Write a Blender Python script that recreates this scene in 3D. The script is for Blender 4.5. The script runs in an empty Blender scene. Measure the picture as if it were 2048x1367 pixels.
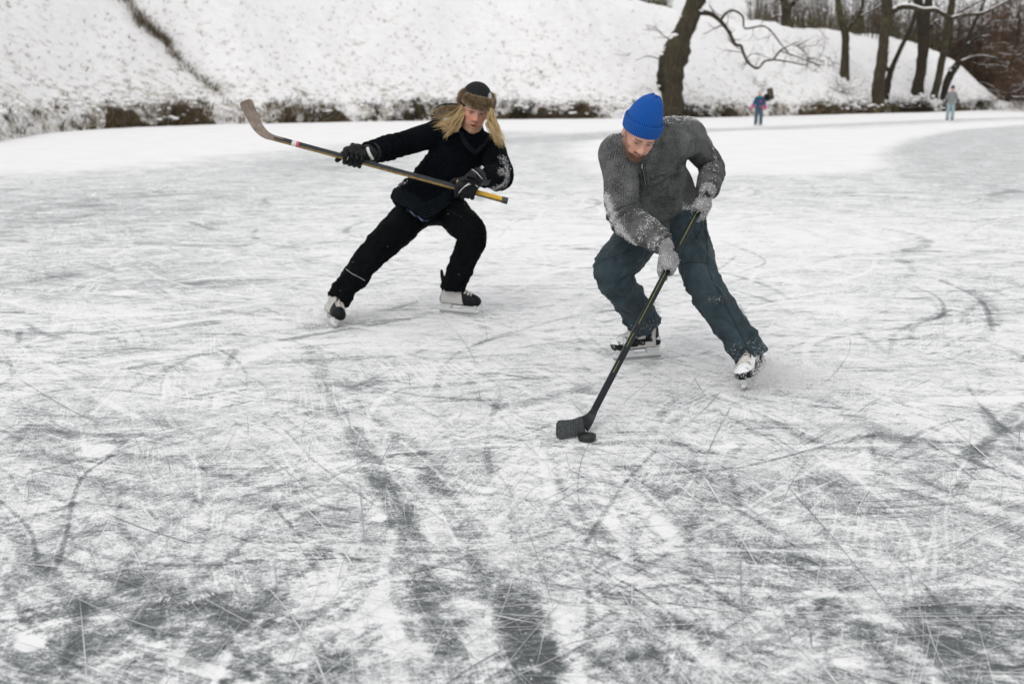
EXPOSURE = 0.17
import bpy, math, random
import numpy as np
from mathutils.bvhtree import BVHTree
from mathutils import Vector, Matrix, Quaternion

random.seed(7)
RNG = np.random.default_rng(11)
scene = bpy.context.scene
COL = scene.collection

# ------------------------------------------------------------------ camera model
FPX = 35.0 / 36.0 * 2048.0
CAM_H, PITCH = 1.42, math.radians(14.0)
CAM = np.array([0, 0, CAM_H])
FWD = np.array([0, math.cos(PITCH), -math.sin(PITCH)])
UPV = np.array([0, math.sin(PITCH), math.cos(PITCH)])
RGT = np.array([1.0, 0, 0])

def P(px, py, d):
    """point at depth d (metres along the view axis) seen at photo pixel px, py"""
    return CAM + d * FWD + (px - 1024) / FPX * d * RGT + (683.5 - py) / FPX * d * UPV

def G(px, py, z=0.0):
    """ground point seen at photo pixel"""
    r = FWD + (px - 1024) / FPX * RGT + (683.5 - py) / FPX * UPV
    return CAM + r * ((z - CAM_H) / r[2])

def depth_of(p): return float((np.asarray(p) - CAM) @ FWD)
def nrm(v):
    v = np.asarray(v, float)
    return v / (np.linalg.norm(v) + 1e-12)

# ------------------------------------------------------------------ noise
def vnoise(p, seed=0):
    p = np.asarray(p, np.float64)
    i = np.floor(p).astype(np.int64)
    f = p - i
    u = f * f * (3 - 2 * f)
    def h(x, y, z):
        n = (x * 374761393 + y * 668265263 + z * 1274126177 + seed * 974711) & 0xffffffff
        n = ((n ^ (n >> 13)) * 1103515245) & 0xffffffff
        n = ((n ^ (n >> 16)) * 1540483477) & 0xffffffff
        return ((n ^ (n >> 15)) & 0xffffff) / float(0xffffff)
    x, y, z = i[..., 0], i[..., 1], i[..., 2]
    ux, uy, uz = u[..., 0], u[..., 1], u[..., 2]
    def L(a, b, t): return a + (b - a) * t
    return L(L(L(h(x, y, z), h(x+1, y, z), ux), L(h(x, y+1, z), h(x+1, y+1, z), ux), uy),
             L(L(h(x, y, z+1), h(x+1, y, z+1), ux), L(h(x, y+1, z+1), h(x+1, y+1, z+1), ux), uy), uz)

def fbm(p, oct=4, seed=0, gain=.5):
    p = np.asarray(p, float); s = 0; a = 1; t = 0
    for k in range(oct):
        s = s + a * vnoise(p * 2.0 ** k + k * 17.3, seed + k); t += a; a *= gain
    return s / t

def sstep(a, b, x):
    t = np.clip((x - a) / (b - a), 0, 1)
    return t * t * (3 - 2 * t)

# ------------------------------------------------------------------ scene helpers
def tag(o, label=None, cat=None, group=None, kind=None):
    if label: o['label'] = label
    if cat: o['category'] = cat
    if group: o['group'] = group
    if kind: o['kind'] = kind
    return o

def world_loc(o):
    v = np.zeros(3)
    while o is not None:
        v = v + np.array(o.location); o = o.parent
    return v

def mesh_obj(name, V, faces, mat=None, parent=None, origin=None, attrs=None, smooth=True):
    """V (n,3) world coordinates; faces: list of (m,k) int arrays; one object"""
    V = np.asarray(V, np.float64)
    if parent is not None:
        off = world_loc(parent)
    else:
        off = np.asarray(origin if origin is not None else (0, 0, 0), float)
    me = bpy.data.meshes.new(name)
    faces = [np.asarray(f, np.int32) for f in faces if len(f)]
    nl = sum(f.size for f in faces); nf = sum(len(f) for f in faces)
    me.vertices.add(len(V)); me.loops.add(nl); me.polygons.add(nf)
    me.vertices.foreach_set('co', (V - off).astype(np.float32).ravel())
    me.loops.foreach_set('vertex_index', np.concatenate([f.ravel() for f in faces]))
    tot = np.concatenate([np.full(len(f), f.shape[1], np.int32) for f in faces])
    st = np.concatenate([[0], np.cumsum(tot)[:-1]]).astype(np.int32)
    me.polygons.foreach_set('loop_start', st)
    try: me.polygons.foreach_set('loop_total', tot)
    except Exception: pass
    me.update(calc_edges=True)
    me.validate()
    me.polygons.foreach_set('use_smooth', np.full(len(me.polygons), smooth))
    for k, a in (attrs or {}).items():
        a = np.asarray(a, np.float32)
        if a.ndim == 1:
            at = me.attributes.new(k, 'FLOAT', 'POINT'); at.data.foreach_set('value', a)
        elif a.shape[1] == 3:
            at = me.attributes.new(k, 'FLOAT_VECTOR', 'POINT'); at.data.foreach_set('vector', a.ravel())
    if mat: me.materials.append(mat)
    o = bpy.data.objects.new(name, me)
    COL.objects.link(o)
    o.location = (0, 0, 0) if parent is not None else tuple(off)
    if parent is not None: o.parent = parent
    return o

def empty(name, loc, parent=None):
    o = bpy.data.objects.new(name, None)
    o.empty_display_size = .1
    COL.objects.link(o)
    if parent is not None:
        o.parent = parent; o.location = tuple(np.asarray(loc) - world_loc(parent))
    else: o.location = tuple(loc)
    return o

class MB:
    """collects swept tubes, strips and shapes into one mesh"""
    def __init__(s): s.V = []; s.Q = []; s.T = []; s.n = 0; s.A = {}
    def add(s, V, Q=None, T=None, **at):
        V = np.asarray(V, float)
        if Q is not None and len(Q): s.Q.append(np.asarray(Q, np.int64) + s.n)
        if T is not None and len(T): s.T.append(np.asarray(T, np.int64) + s.n)
        s.V.append(V); s.n += len(V)
        for k, v in at.items():
            v = np.asarray(v, float)
            if v.ndim == 0: v = np.full(len(V), float(v))
            elif v.ndim == 1 and v.shape == (3,) and len(V) != 3: v = np.tile(v, (len(V), 1))
            s.A.setdefault(k, []).append(v)
    def tube(s, pts, radii, sides=8, squash=None, cap=True, rough=0, **at):
        pts = np.asarray(pts, float); n = len(pts)
        radii = np.broadcast_to(np.asarray(radii, float), (n,))
        tan = np.gradient(pts, axis=0); tan /= np.linalg.norm(tan, axis=1)[:, None] + 1e-12
        u = np.cross(tan[0], [0, 0, 1.0] if abs(tan[0][2]) < .9 else [0, 1.0, 0]); u = nrm(u)
        th = np.linspace(0, 2 * np.pi, sides, endpoint=False)
        R = []
        for k in range(n):
            u = nrm(u - tan[k] * np.dot(u, tan[k])); w = np.cross(tan[k], u)
            rr = radii[k] * (1 + (rough * (vnoise(np.c_[np.cos(th) * 2 + pts[k][0] * 3, np.sin(th) * 2 + pts[k][1] * 3, np.full(sides, pts[k][2] * 3)]) - .5) if rough else 0))
            R.append(pts[k] + np.outer(np.cos(th) * rr, u) + np.outer(np.sin(th) * rr, w))
        V = np.concatenate(R)
        i = np.arange(n - 1)[:, None] * sides; j = np.arange(sides)[None, :]
        a = i + j; b = i + (j + 1) % sides
        Q = np.stack([a, b, b + sides, a + sides], -1).reshape(-1, 4)
        T = None
        if cap:
            V = np.vstack([V, pts[0], pts[-1]])
            c0, c1 = n * sides, n * sides + 1
            jj = np.arange(sides); k2 = (jj + 1) % sides
            T = np.vstack([np.stack([k2, jj, np.full(sides, c0)], -1),
                           np.stack([jj + (n-1)*sides, k2 + (n-1)*sides, np.full(sides, c1)], -1)])
        s.add(V, Q, T, **at)
    def box(s, c, size, R=None, bev=.0, **at):
        h = np.asarray(size, float) / 2; R = np.eye(3) if R is None else np.asarray(R)
        if bev <= 0:
            X = np.array([[x, y, z] for x in (-1, 1) for y in (-1, 1) for z in (-1, 1)], float) * h
            Q = [[0,1,3,2],[4,6,7,5],[0,4,5,1],[2,3,7,6],[0,2,6,4],[1,5,7,3]]
            s.add(X @ R.T + c, Q, **at); return
        # bevelled box: 24 vertices
        Vv = []; idx = {}
        for sx in (-1,1):
            for sy in (-1,1):
                for sz in (-1,1):
                    for ax in range(3):
                        v = np.array([sx*h[0], sy*h[1], sz*h[2]]); sg = np.array([sx,sy,sz])
                        for k in range(3):
                            if k != ax: v[k] -= sg[k] * bev
                        idx[(sx,sy,sz,ax)] = len(Vv); Vv.append(v)
        Q = []; T = []
        for ax in range(3):
            o1, o2 = [k for k in range(3) if k != ax]
            for sg in (-1, 1):
                def key(a, b, ax2=ax):
                    t = [0,0,0]; t[ax] = sg; t[o1] = a; t[o2] = b; return idx[(*t, ax2)]
                q = [key(-1,-1), key(1,-1), key(1,1), key(-1,1)]
                Q.append(q)
                for other in (o1, o2):
                    if other > ax:
                        for s2 in (-1, 1):
                            rest = [k for k in range(3) if k not in (ax, other)][0]
                            t1 = [0,0,0]; t1[ax] = sg; t1[other] = s2
                            t1[rest] = -1; A = tuple(t1); t1[rest] = 1; B = tuple(t1)
                            Q.append([idx[(*A, ax)], idx[(*B, ax)], idx[(*B, other)], idx[(*A, other)]])
        for sx in (-1,1):
            for sy in (-1,1):
                for sz in (-1,1): T.append([idx[(sx,sy,sz,k)] for k in range(3)])
        s.add(np.array(Vv) @ R.T + c, Q, T, **at)
    def strip(s, pts, side, **at):
        """flat ribbon pts +- side"""
        pts = np.asarray(pts, float); side = np.asarray(side, float); n = len(pts)
        V = np.empty((2 * n, 3)); V[0::2] = pts - side; V[1::2] = pts + side
        i = np.arange(n - 1) * 2
        s.add(V, np.stack([i, i + 1, i + 3, i + 2], -1), **at)
    def build(s, name, mat, parent=None, origin=None, smooth=True, fixn=False):
        V = np.concatenate(s.V); F = []
        if s.Q: F.append(np.concatenate(s.Q))
        if s.T: F.append(np.concatenate(s.T))
        at = {k: np.concatenate(v) for k, v in s.A.items()}
        o = mesh_obj(name, V, F, mat, parent, origin, at, smooth)
        if fixn:
            import bmesh
            bm = bmesh.new(); bm.from_mesh(o.data); bmesh.ops.recalc_face_normals(bm, faces=bm.faces[:]); bm.to_mesh(o.data); bm.free()
        return o

def catmull(pts, per=6):
    pts = np.asarray(pts, float)
    if len(pts) < 3:
        t = np.linspace(0, 1, per + 1)[:, None]; return pts[0] * (1 - t) + pts[-1] * t
    Q = np.vstack([2 * pts[0] - pts[1], pts, 2 * pts[-1] - pts[-2]])
    out = []
    for i in range(len(pts) - 1):
        p0, p1, p2, p3 = Q[i:i+4]
        for t in np.linspace(0, 1, per, endpoint=False):
            out.append(.5 * (2*p1 + (p2-p0)*t + (2*p0-5*p1+4*p2-p3)*t*t + (3*p1-p0-3*p2+p3)*t**3))
    out.append(pts[-1])
    return np.array(out)

# ------------------------------------------------------------------ signed distance field modelling
class SDF:
    def __init__(s, lo, hi, h, fine=None, hf=None):
        ax = []
        for k in range(3):
            if fine is None: ax.append(np.arange(lo[k], hi[k] + h, h))
            else:
                a = [lo[k]]
                while a[-1] < hi[k]:
                    x = a[-1]; inside = any(f[0][k] <= x <= f[1][k] for f in fine)
                    a.append(x + (hf if inside else h))
                ax.append(np.array(a))
        s.ax = ax; s.h = h
        s.F = np.full([len(a) for a in ax], 1.0, np.float32)
    def sub(s, lo, hi):
        sl = []
        for k in range(3):
            i0 = max(0, np.searchsorted(s.ax[k], lo[k]) - 1); i1 = min(len(s.ax[k]), np.searchsorted(s.ax[k], hi[k]) + 2)
            if i1 - i0 < 1: return None, None
            sl.append(slice(i0, i1))
        g = np.meshgrid(*[s.ax[k][sl[k]] for k in range(3)], indexing='ij')
        return tuple(sl), np.stack(g, -1)
    def comb(s, sl, d, k, op):
        A = s.F[sl]
        if op == 'add':
            if k > 0:
                h = np.maximum(k - np.abs(A - d), 0) / k
                s.F[sl] = np.minimum(A, d) - h * h * k * .25
            else: s.F[sl] = np.minimum(A, d)
        elif op == 'sub':
            d = -d
            if k > 0:
                h = np.maximum(k - np.abs(A - d), 0) / k
                s.F[sl] = np.maximum(A, d) + h * h * k * .25
            else: s.F[sl] = np.maximum(A, d)
    def segd(s, X, a, b, ra, rb, flat=None):
        d = b - a; L2 = float(d @ d) + 1e-12
        q = X - a; t = np.clip((q @ d) / L2, 0, 1)
        r = ra + (rb - ra) * t
        q = q - t[..., None] * d
        if flat:
            dn = d / math.sqrt(L2)
            u = np.asarray(flat[0], float); u = nrm(u - dn * (u @ dn)); v = np.cross(dn, u)
            qu = q @ u; qv = q @ v; qd = q @ dn
            l = np.sqrt((qu / flat[1]) ** 2 + (qv / flat[2]) ** 2 + qd ** 2)
            return (l - r) * min(flat[1], flat[2], 1)
        return np.linalg.norm(q, axis=-1) - r
    def chain(s, pts, radii, k=.02, flat=None, per=5):
        """tapered limb through the points: its own segments unite plainly, the limb blends with what is there"""
        pts = np.asarray(pts, float); radii = np.asarray(radii, float)
        if per > 1:
            C = catmull(np.c_[pts, radii], per); pts, radii = C[:, :3], C[:, 3]
        m = radii.max() * (max(1, flat[1], flat[2]) if flat else 1) + k + 3 * s.h
        sl, X = s.sub(pts.min(0) - m, pts.max(0) + m)
        if sl is None: return
        D = np.full(X.shape[:3], 1.0, np.float32)
        for i in range(len(pts) - 1):
            a, b = pts[i], pts[i+1]; mm = max(radii[i], radii[i+1]) * (max(1, flat[1], flat[2]) if flat else 1) + k + 3 * s.h
            lo, hi = np.minimum(a, b) - mm, np.maximum(a, b) + mm; q = []
            for ax in range(3):
                A = s.ax[ax][sl[ax]]; q.append(slice(max(0, np.searchsorted(A, lo[ax]) - 1), np.searchsorted(A, hi[ax]) + 1))
            q = tuple(q); d = s.segd(X[q], a, b, radii[i], radii[i+1], flat)
            D[q] = np.minimum(D[q], d.astype(np.float32))
        s.comb(sl, D, k, 'add')
    def ell(s, c, r, R=None, k=.01, op='add'):
        c = np.asarray(c, float); r = np.asarray(r, float)
        m = r.max() + k + 3 * s.h
        sl, X = s.sub(c - m, c + m)
        if sl is None: return
        q = X - c
        if R is not None: q = q @ np.asarray(R)
        k0 = np.linalg.norm(q / r, axis=-1); k1 = np.linalg.norm(q / (r * r), axis=-1) + 1e-9
        s.comb(sl, (k0 * (k0 - 1) / k1).astype(np.float32), k, op)
    def cut(s, c, n, R):
        """flat end: removes what lies beyond plane (c, n) within radius R of c"""
        c = np.asarray(c, float); n = nrm(n)
        sl, X = s.sub(c - R, c + R)
        if sl is None: return
        d = (X - c) @ n
        near = np.linalg.norm(X - c, axis=-1) < R
        A = s.F[sl]
        s.F[sl] = np.where(near, np.maximum(A, d.astype(np.float32)), A)
    def mesh(s):
        F = s.F; ins = F < 0
        c = sum(ins[i:F.shape[0]-1+i, j:F.shape[1]-1+j, k:F.shape[2]-1+k].astype(np.int8) for i in (0,1) for j in (0,1) for k in (0,1))
        act = (c > 0) & (c < 8)
        I = np.argwhere(act); N = len(I)
        vid = np.full(act.shape, -1, np.int64); vid[act] = np.arange(N)
        acc = np.zeros((N, 3)); cnt = np.zeros(N)
        corner = lambda o: (I[:,0]+o[0], I[:,1]+o[1], I[:,2]+o[2])
        cs = [(i,j,k) for i in (0,1) for j in (0,1) for k in (0,1)]
        for a in cs:
            for axn in range(3):
                if a[axn]: continue
                b = list(a); b[axn] = 1
                ia, ib = corner(a), corner(b)
                fa, fb = F[ia].astype(float), F[ib].astype(float)
                m = (fa < 0) != (fb < 0)
                t = np.where(m, fa / np.where(m, fa - fb, 1), 0)
                pa = np.stack([s.ax[k][ia[k]] for k in range(3)], -1); pb = np.stack([s.ax[k][ib[k]] for k in range(3)], -1)
                acc += np.where(m[:, None], pa + (pb - pa) * t[:, None], 0); cnt += m
        V = acc / np.maximum(cnt, 1)[:, None]
        Q = []
        for axn in range(3):
            o1, o2 = (axn + 1) % 3, (axn + 2) % 3
            sl0 = [slice(None)] * 3; sl1 = [slice(None)] * 3
            sl0[axn] = slice(0, -1); sl1[axn] = slice(1, None)
            for o in (o1, o2): sl0[o] = slice(1, -1); sl1[o] = slice(1, -1)
            A = ins[tuple(sl0)]; B = ins[tuple(sl1)]
            for flip, M in ((0, A & ~B), (1, ~A & B)):
                E = np.argwhere(M)
                if not len(E): continue
                E[:, o1] += 1; E[:, o2] += 1
                def cell(d1, d2):
                    e = E.copy(); e[:, o1] -= d1; e[:, o2] -= d2
                    return vid[e[:,0], e[:,1], e[:,2]]
                q = np.stack([cell(1,1), cell(0,1), cell(0,0), cell(1,0)], -1)
                Q.append(q[:, ::-1] if flip else q)
        Q = np.concatenate(Q)
        return V, Q

def vnormals(V, Q):
    n = np.cross(V[Q[:,2]] - V[Q[:,0]], V[Q[:,3]] - V[Q[:,1]])
    N = np.zeros_like(V)
    for k in range(4): np.add.at(N, Q[:, k], n)
    return N / (np.linalg.norm(N, axis=1)[:, None] + 1e-12)

def relax(V, Q, it=1, lam=.5):
    for _ in range(it):
        S = np.zeros_like(V); c = np.zeros(len(V))
        for a, b in ((0,1),(1,2),(2,3),(3,0)):
            np.add.at(S, Q[:,a], V[Q[:,b]]); np.add.at(S, Q[:,b], V[Q[:,a]])
            np.add.at(c, Q[:,a], 1); np.add.at(c, Q[:,b], 1)
        V = V + lam * (S / np.maximum(c, 1)[:, None] - V)
    return V

def limb_uv(V, chains, ref):
    """per vertex (length along, arc around, chain id): chains = [(pts, radius), ...]"""
    best = np.full(len(V), 1e9); out = np.zeros((len(V), 3)); tt = np.zeros(len(V))
    for ci, (pts, rad) in enumerate(chains):
        pts = catmull(np.asarray(pts, float), 4); L = 0
        cum = np.concatenate([[0], np.cumsum(np.linalg.norm(np.diff(pts, axis=0), axis=1))])
        for i in range(len(pts) - 1):
            a, b = pts[i], pts[i+1]; d = b - a; l = np.linalg.norm(d); dn = d / l
            q = V - a; t = np.clip(q @ dn / l, 0, 1)
            if i == 0: t = np.minimum(q @ dn / l, 1)
            if i == len(pts) - 2: t = np.maximum(q @ dn / l, 0) if i else q @ dn / l
            qq = q - t[:, None] * d; dist = np.linalg.norm(q - np.clip(t, 0, 1)[:, None] * d, axis=1) / rad
            u = nrm(ref - dn * (ref @ dn)); w = np.cross(dn, u)
            ang = np.arctan2(qq @ w, qq @ u)
            m = dist < best
            best[m] = dist[m]
            out[m, 0] = cum[i] + (t * l)[m]; out[m, 1] = ang[m] * rad; out[m, 2] = ci
            tt[m] = ((cum[i] + t * l) / cum[-1])[m]
    return out, tt

# ------------------------------------------------------------------ materials
class NT:
    def __init__(s, name):
        s.m = bpy.data.materials.new(name); s.m.use_nodes = True
        s.t = s.m.node_tree; s.b = s.t.nodes['Principled BSDF']
        s.b.inputs['Specular IOR Level'].default_value = .3
    def n(s, typ, **kw):
        o = s.t.nodes.new(typ)
        for k, v in kw.items():
            if k.startswith('i_'):
                key = k[2:]; key = int(key) if key.isdigit() else key.replace('_', ' ')
                s.put(o.inputs[key], v)
            else: setattr(o, k, v)
        return o
    def put(s, inp, v):
        if isinstance(v, bpy.types.NodeSocket): s.t.links.new(v, inp)
        elif isinstance(v, bpy.types.Node): s.t.links.new(v.outputs[0], inp)
        else:
            if isinstance(v, tuple) and len(v) == 3 and len(inp.default_value) == 4: v = (*v, 1)
            inp.default_value = v
    def attr(s, name, vec=False):
        a = s.n('ShaderNodeAttribute', attribute_name=name)
        return a.outputs['Vector' if vec else 'Fac']
    def coord(s): return s.n('ShaderNodeTexCoord').outputs['Object']
    def geo(s): return s.n('ShaderNodeNewGeometry').outputs['Position']
    def map(s, v, scale=(1,1,1), rot=(0,0,0), loc=(0,0,0)):
        return s.n('ShaderNodeMapping', i_Vector=v, i_Scale=scale, i_Rotation=rot, i_Location=loc).outputs[0]
    def noise(s, v, scale=5, detail=4, rough=.5, dist=0):
        return s.n('ShaderNodeTexNoise', i_Vector=v, i_Scale=scale, i_Detail=detail, i_Roughness=rough, i_Distortion=dist).outputs['Fac']
    def math(s, op, a, b=0.0, c=0.0, clamp=False):
        return s.n('ShaderNodeMath', operation=op, use_clamp=clamp, i_0=a, i_1=b, i_2=c).outputs[0]
    def ramp(s, f, stops):
        r = s.n('ShaderNodeValToRGB', i_Fac=f); e = r.color_ramp.elements
        while len(e) < len(stops): e.new(.5)
        for el, (p, c) in zip(e, stops):
            el.position = p; el.color = (c, c, c, 1) if not isinstance(c, tuple) else (*c, 1)
        return r.outputs['Color']
    def mix(s, f, a, b, bt='MIX'):
        m = s.n('ShaderNodeMix', data_type='RGBA', blend_type=bt)
        s.put(m.inputs[0], f); s.put(m.inputs[6], a); s.put(m.inputs[7], b)
        return m.outputs[2]
    def bump(s, h, strength=.5, dist=.01):
        b = s.n('ShaderNodeBump', i_Height=h, i_Strength=strength, i_Distance=dist)
        s.t.links.new(b.outputs[0], s.b.inputs['Normal'])
    def set(s, **kw):
        for k, v in kw.items(): s.put(s.b.inputs[k.replace('_', ' ')], v)
        return s

def flat_mat(name, col, rough=.7, var=.25, scale=30, bump=0, metal=0, spec=.3):
    t = NT(name); c = t.coord()
    f = t.noise(c, scale, 4, .6)
    dark = tuple(x * (1 - var) for x in col); lite = tuple(min(1, x * (1 + var)) for x in col)
    t.set(Base_Color=t.ramp(f, [(.3, dark), (.7, lite)]), Roughness=rough, Metallic=metal, Specular_IOR_Level=spec)
    if bump: t.bump(f, bump, .003)
    return t.m

TET = np.array([[1,1,1],[1,-1,-1],[-1,1,-1],[-1,-1,1]], float); TF = np.array([[0,1,2],[0,3,1],[0,2,3],[1,3,2]])
def blob(mb, c, r, **at):
    n1, n2 = 5, 8; th = np.linspace(.15, math.pi - .15, n1); ph = np.linspace(0, 2 * math.pi, n2, endpoint=False)
    V = np.array([[math.sin(a) * math.cos(b), math.sin(a) * math.sin(b), math.cos(a)] for a in th for b in ph])
    V = V * r * (1 + .35 * (vnoise(V * 1.7 + np.asarray(c) * 3) - .5)[:, None]) + c
    V = np.vstack([V, V[:n2].mean(0), V[-n2:].mean(0)])
    q = [[i * n2 + j, (i+1) * n2 + j, (i+1) * n2 + (j+1) % n2, i * n2 + (j+1) % n2] for i in range(n1 - 1) for j in range(n2)]
    tr = [[n1*n2, j, (j+1) % n2] for j in range(n2)] + [[n1*n2+1, (n1-1)*n2 + (j+1) % n2, (n1-1)*n2 + j] for j in range(n2)]
    mb.add(V, q, tr, **at)
# ------------------------------------------------------------------ camera, light, world
cam = bpy.data.cameras.new('camera'); cam_o = bpy.data.objects.new('camera', cam); COL.objects.link(cam_o)
cam_o.location = tuple(CAM); cam_o.rotation_euler = (math.pi / 2 - PITCH, 0, 0)
cam.lens = 35; cam.sensor_width = 36; cam.clip_start = .05; cam.clip_end = 3000
cam.dof.use_dof = True; cam.dof.focus_distance = 4.35; cam.dof.aperture_fstop = 2.7
scene.camera = cam_o

SUN_EL, SUN_AZ = math.radians(52), math.radians(-150)   # high, soft, from behind the camera's left
w = bpy.data.worlds.new('World'); scene.world = w; w.use_nodes = True
nt = w.node_tree; bg = nt.nodes['Background']
sky = nt.nodes.new('ShaderNodeTexSky'); sky.sky_type = 'NISHITA'; sky.sun_disc = False
sky.sun_elevation = SUN_EL; sky.sun_rotation = SUN_AZ; sky.air_density = 1.0; sky.dust_density = 5; sky.ozone_density = 1
hs = nt.nodes.new('ShaderNodeHueSaturation'); hs.inputs['Saturation'].default_value = .12
nt.links.new(sky.outputs[0], hs.inputs['Color'])
mixn = nt.nodes.new('ShaderNodeMix'); mixn.data_type = 'RGBA'; mixn.inputs[0].default_value = .72    # overcast: the blue sky mostly veiled by even cloud
mixn.inputs[7].default_value = (5.95, 5.9, 5.92, 1)
nt.links.new(hs.outputs[0], mixn.inputs[6]); nt.links.new(mixn.outputs[2], bg.inputs['Color'])
bg.inputs['Strength'].default_value = .15
sun = bpy.data.lights.new('sun', 'SUN'); sun.energy = .5; sun.angle = math.radians(35); sun.color = (1, .97, .93)
sun_o = bpy.data.objects.new('sun', sun); COL.objects.link(sun_o)
sd = np.array([math.sin(SUN_AZ) * math.cos(SUN_EL), math.cos(SUN_AZ) * math.cos(SUN_EL), math.sin(SUN_EL)])
sun_o.rotation_euler = Vector(-sd).to_track_quat('-Z', 'Y').to_euler(); sun_o.location = (0, 0, 30)
vs = scene.view_settings
vs.view_transform = 'Standard'; vs.look = 'None'; vs.gamma = 1; vs.use_curve_mapping = False; vs.exposure = EXPOSURE
scene.cycles.transparent_max_bounces = 24
scene.cycles.max_bounces = 8

# ------------------------------------------------------------------ materials of the setting
def snow_tint(t, f): return t.ramp(f, [(.2, (.74, .738, .742)), (.8, (.83, .827, .83))])

t = NT('snow_field'); p = t.geo()
t.set(Base_Color=snow_tint(t, t.noise(p, 1.5, 6)), Roughness=.9); t.bump(t.noise(p, 8, 5), .3, .03); M_SNOWFIELD = t.m
t = NT('snow'); p = t.geo()
t.set(Base_Color=snow_tint(t, t.noise(p, 6, 4)), Roughness=.9); M_SNOW = t.m

# ---- ice
t = NT('scraped_ice'); p = t.geo()
nearf = t.attr('close'); cov = t.attr('cover'); snw = t.attr('snowy')
wn = t.n('ShaderNodeTexNoise', i_Vector=p, i_Scale=.9, i_Detail=2).outputs['Color']
warp = t.n('ShaderNodeVectorMath', operation='MULTIPLY_ADD'); t.put(warp.inputs[0], wn); warp.inputs[1].default_value = (.22, .22, 0); t.put(warp.inputs[2], p)
pw = warp.outputs[0]
n_l = t.noise(p, 2.2, 6, .6, .6)
n_m = t.noise(p, 11, 6, .68, .8)
n_f = t.noise(p, 55, 5, .75, .3)
n_g = t.noise(p, 130, 4, .9)
def streak(rot, sx, sy, seed, rough=.7):
    q = t.map(pw, (1, 1, 1), (0, 0, rot), (seed, seed * 2, 0))
    return t.noise(t.map(q, (sx, sy, 1)), 1, 6, rough, .3)
def lines(rot, sx, sy, seed, lo):
    """thin broken hairlines, nearly straight, all running one way"""
    q = t.map(t.map(pw, (1, 1, 1), (0, 0, rot), (seed, seed * 1.7, 0)), (sx, sy, 1))
    n = t.noise(q, 1, 1.5, .5)
    r = t.math('SUBTRACT', 1.0, t.math('ABSOLUTE', t.math('MULTIPLY_ADD', n, 2.0, -1.0)))
    m = t.n('ShaderNodeMapRange', i_Value=r, i_1=lo, i_2=1.0, i_3=0.0, i_4=1.0).outputs[0]
    k = t.n('ShaderNodeMapRange', i_Value=t.noise(t.map(p, (1, 1, 1), (0, 0, 0), (seed * 3, seed, 0)), 2.2, 3, .6), i_1=.42, i_2=.62, i_3=0.0, i_4=1.0).outputs[0]
    return t.math('MULTIPLY', m, k)
def acc(v, n, a): return t.math('MULTIPLY_ADD', t.math('SUBTRACT', n, .5), a, v)
v = acc(cov, n_l, .62); v = t.math('MULTIPLY_ADD', t.math('SUBTRACT', n_m, .5), t.math('MULTIPLY_ADD', nearf, .25, .85), v); v = t.math('MULTIPLY_ADD', t.math('SUBTRACT', n_f, .5), t.math('MULTIPLY_ADD', nearf, .4, 1.15), v)
for rot, sx, sy, sd, a in [(.12, .8, 14, 3, .40), (-.30, 1.0, 20, 9, .34), (1.05, .9, 18, 15, .28), (-1.15, 1.1, 22, 22, .26), (.55, 2.4, 46, 31, .30), (-.75, 2.6, 50, 37, .28)]:
    st_ = t.math('MULTIPLY', t.math('SUBTRACT', streak(rot, sx, sy, sd), .5), a)
    k_ = t.math('MULTIPLY_ADD', nearf, -.78 if abs(rot) < .4 else -.25, 1.0)
    v = t.math('MULTIPLY_ADD', st_, k_, v)
for rot, sx, sy, sd, lo, a in [(.05, .45, 15, 5, .955, .40), (.62, .5, 16, 12, .96, .36), (-.5, .5, 17, 19, .96, .36), (1.25, .5, 15, 27, .96, .34), (-1.2, .55, 18, 33, .96, .30), (.3, .7, 30, 44, .95, .30),
                           (-.12, .45, 14, 51, .955, -.42), (.45, .5, 15, 58, .96, -.40), (-.85, .5, 16, 66, .96, -.36), (1.0, .55, 18, 73, .96, -.32)]:
    v = t.math('MULTIPLY_ADD', lines(rot, sx, sy, sd, lo), a * .82, v)
v = t.math('MULTIPLY_ADD', t.math('SUBTRACT', n_g, .5), t.math('MULTIPLY_ADD', nearf, .75, 1.3), v)
ice_c = t.ramp(t.math('MULTIPLY_ADD', v, 1.0, .09), [(.0, (.060, .070, .074)), (.20, (.135, .150, .154)), (.45, (.315, .332, .336)), (.68, (.605, .617, .622)), (.95, (.80, .803, .81))])
col = t.mix(snw, ice_c, snow_tint(t, t.noise(p, 1.2, 6)))
rg = t.math('MAXIMUM', t.n('ShaderNodeMapRange', i_Value=v, i_1=.1, i_2=.7, i_3=.36, i_4=.88).outputs[0], t.math('MULTIPLY', snw, .9))
t.set(Base_Color=col, Roughness=rg, Specular_IOR_Level=.3)
t.bump(n_f, .35, .004); M_ICE = t.m

t = NT('skate_scratch'); tone = t.attr('tone'); p = t.geo()
tn = t.math('MULTIPLY_ADD', t.math('SUBTRACT', t.noise(p, 90, 3, .7), .5), .35, tone)
t.set(Base_Color=t.ramp(tn, [(0, (.11, .13, .135)), (.5, (.42, .44, .445)), (1, (.80, .805, .81))]), Roughness=.75); M_SCRATCH = t.m

# ------------------------------------------------------------------ ground under everything
mesh_obj('ground', [(-900, -300, -.35), (900, -300, -.35), (900, 1500, -.35), (-900, 1500, -.35)], [[(0, 1, 2, 3)]], M_SNOWFIELD)['kind'] = 'structure'

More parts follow.
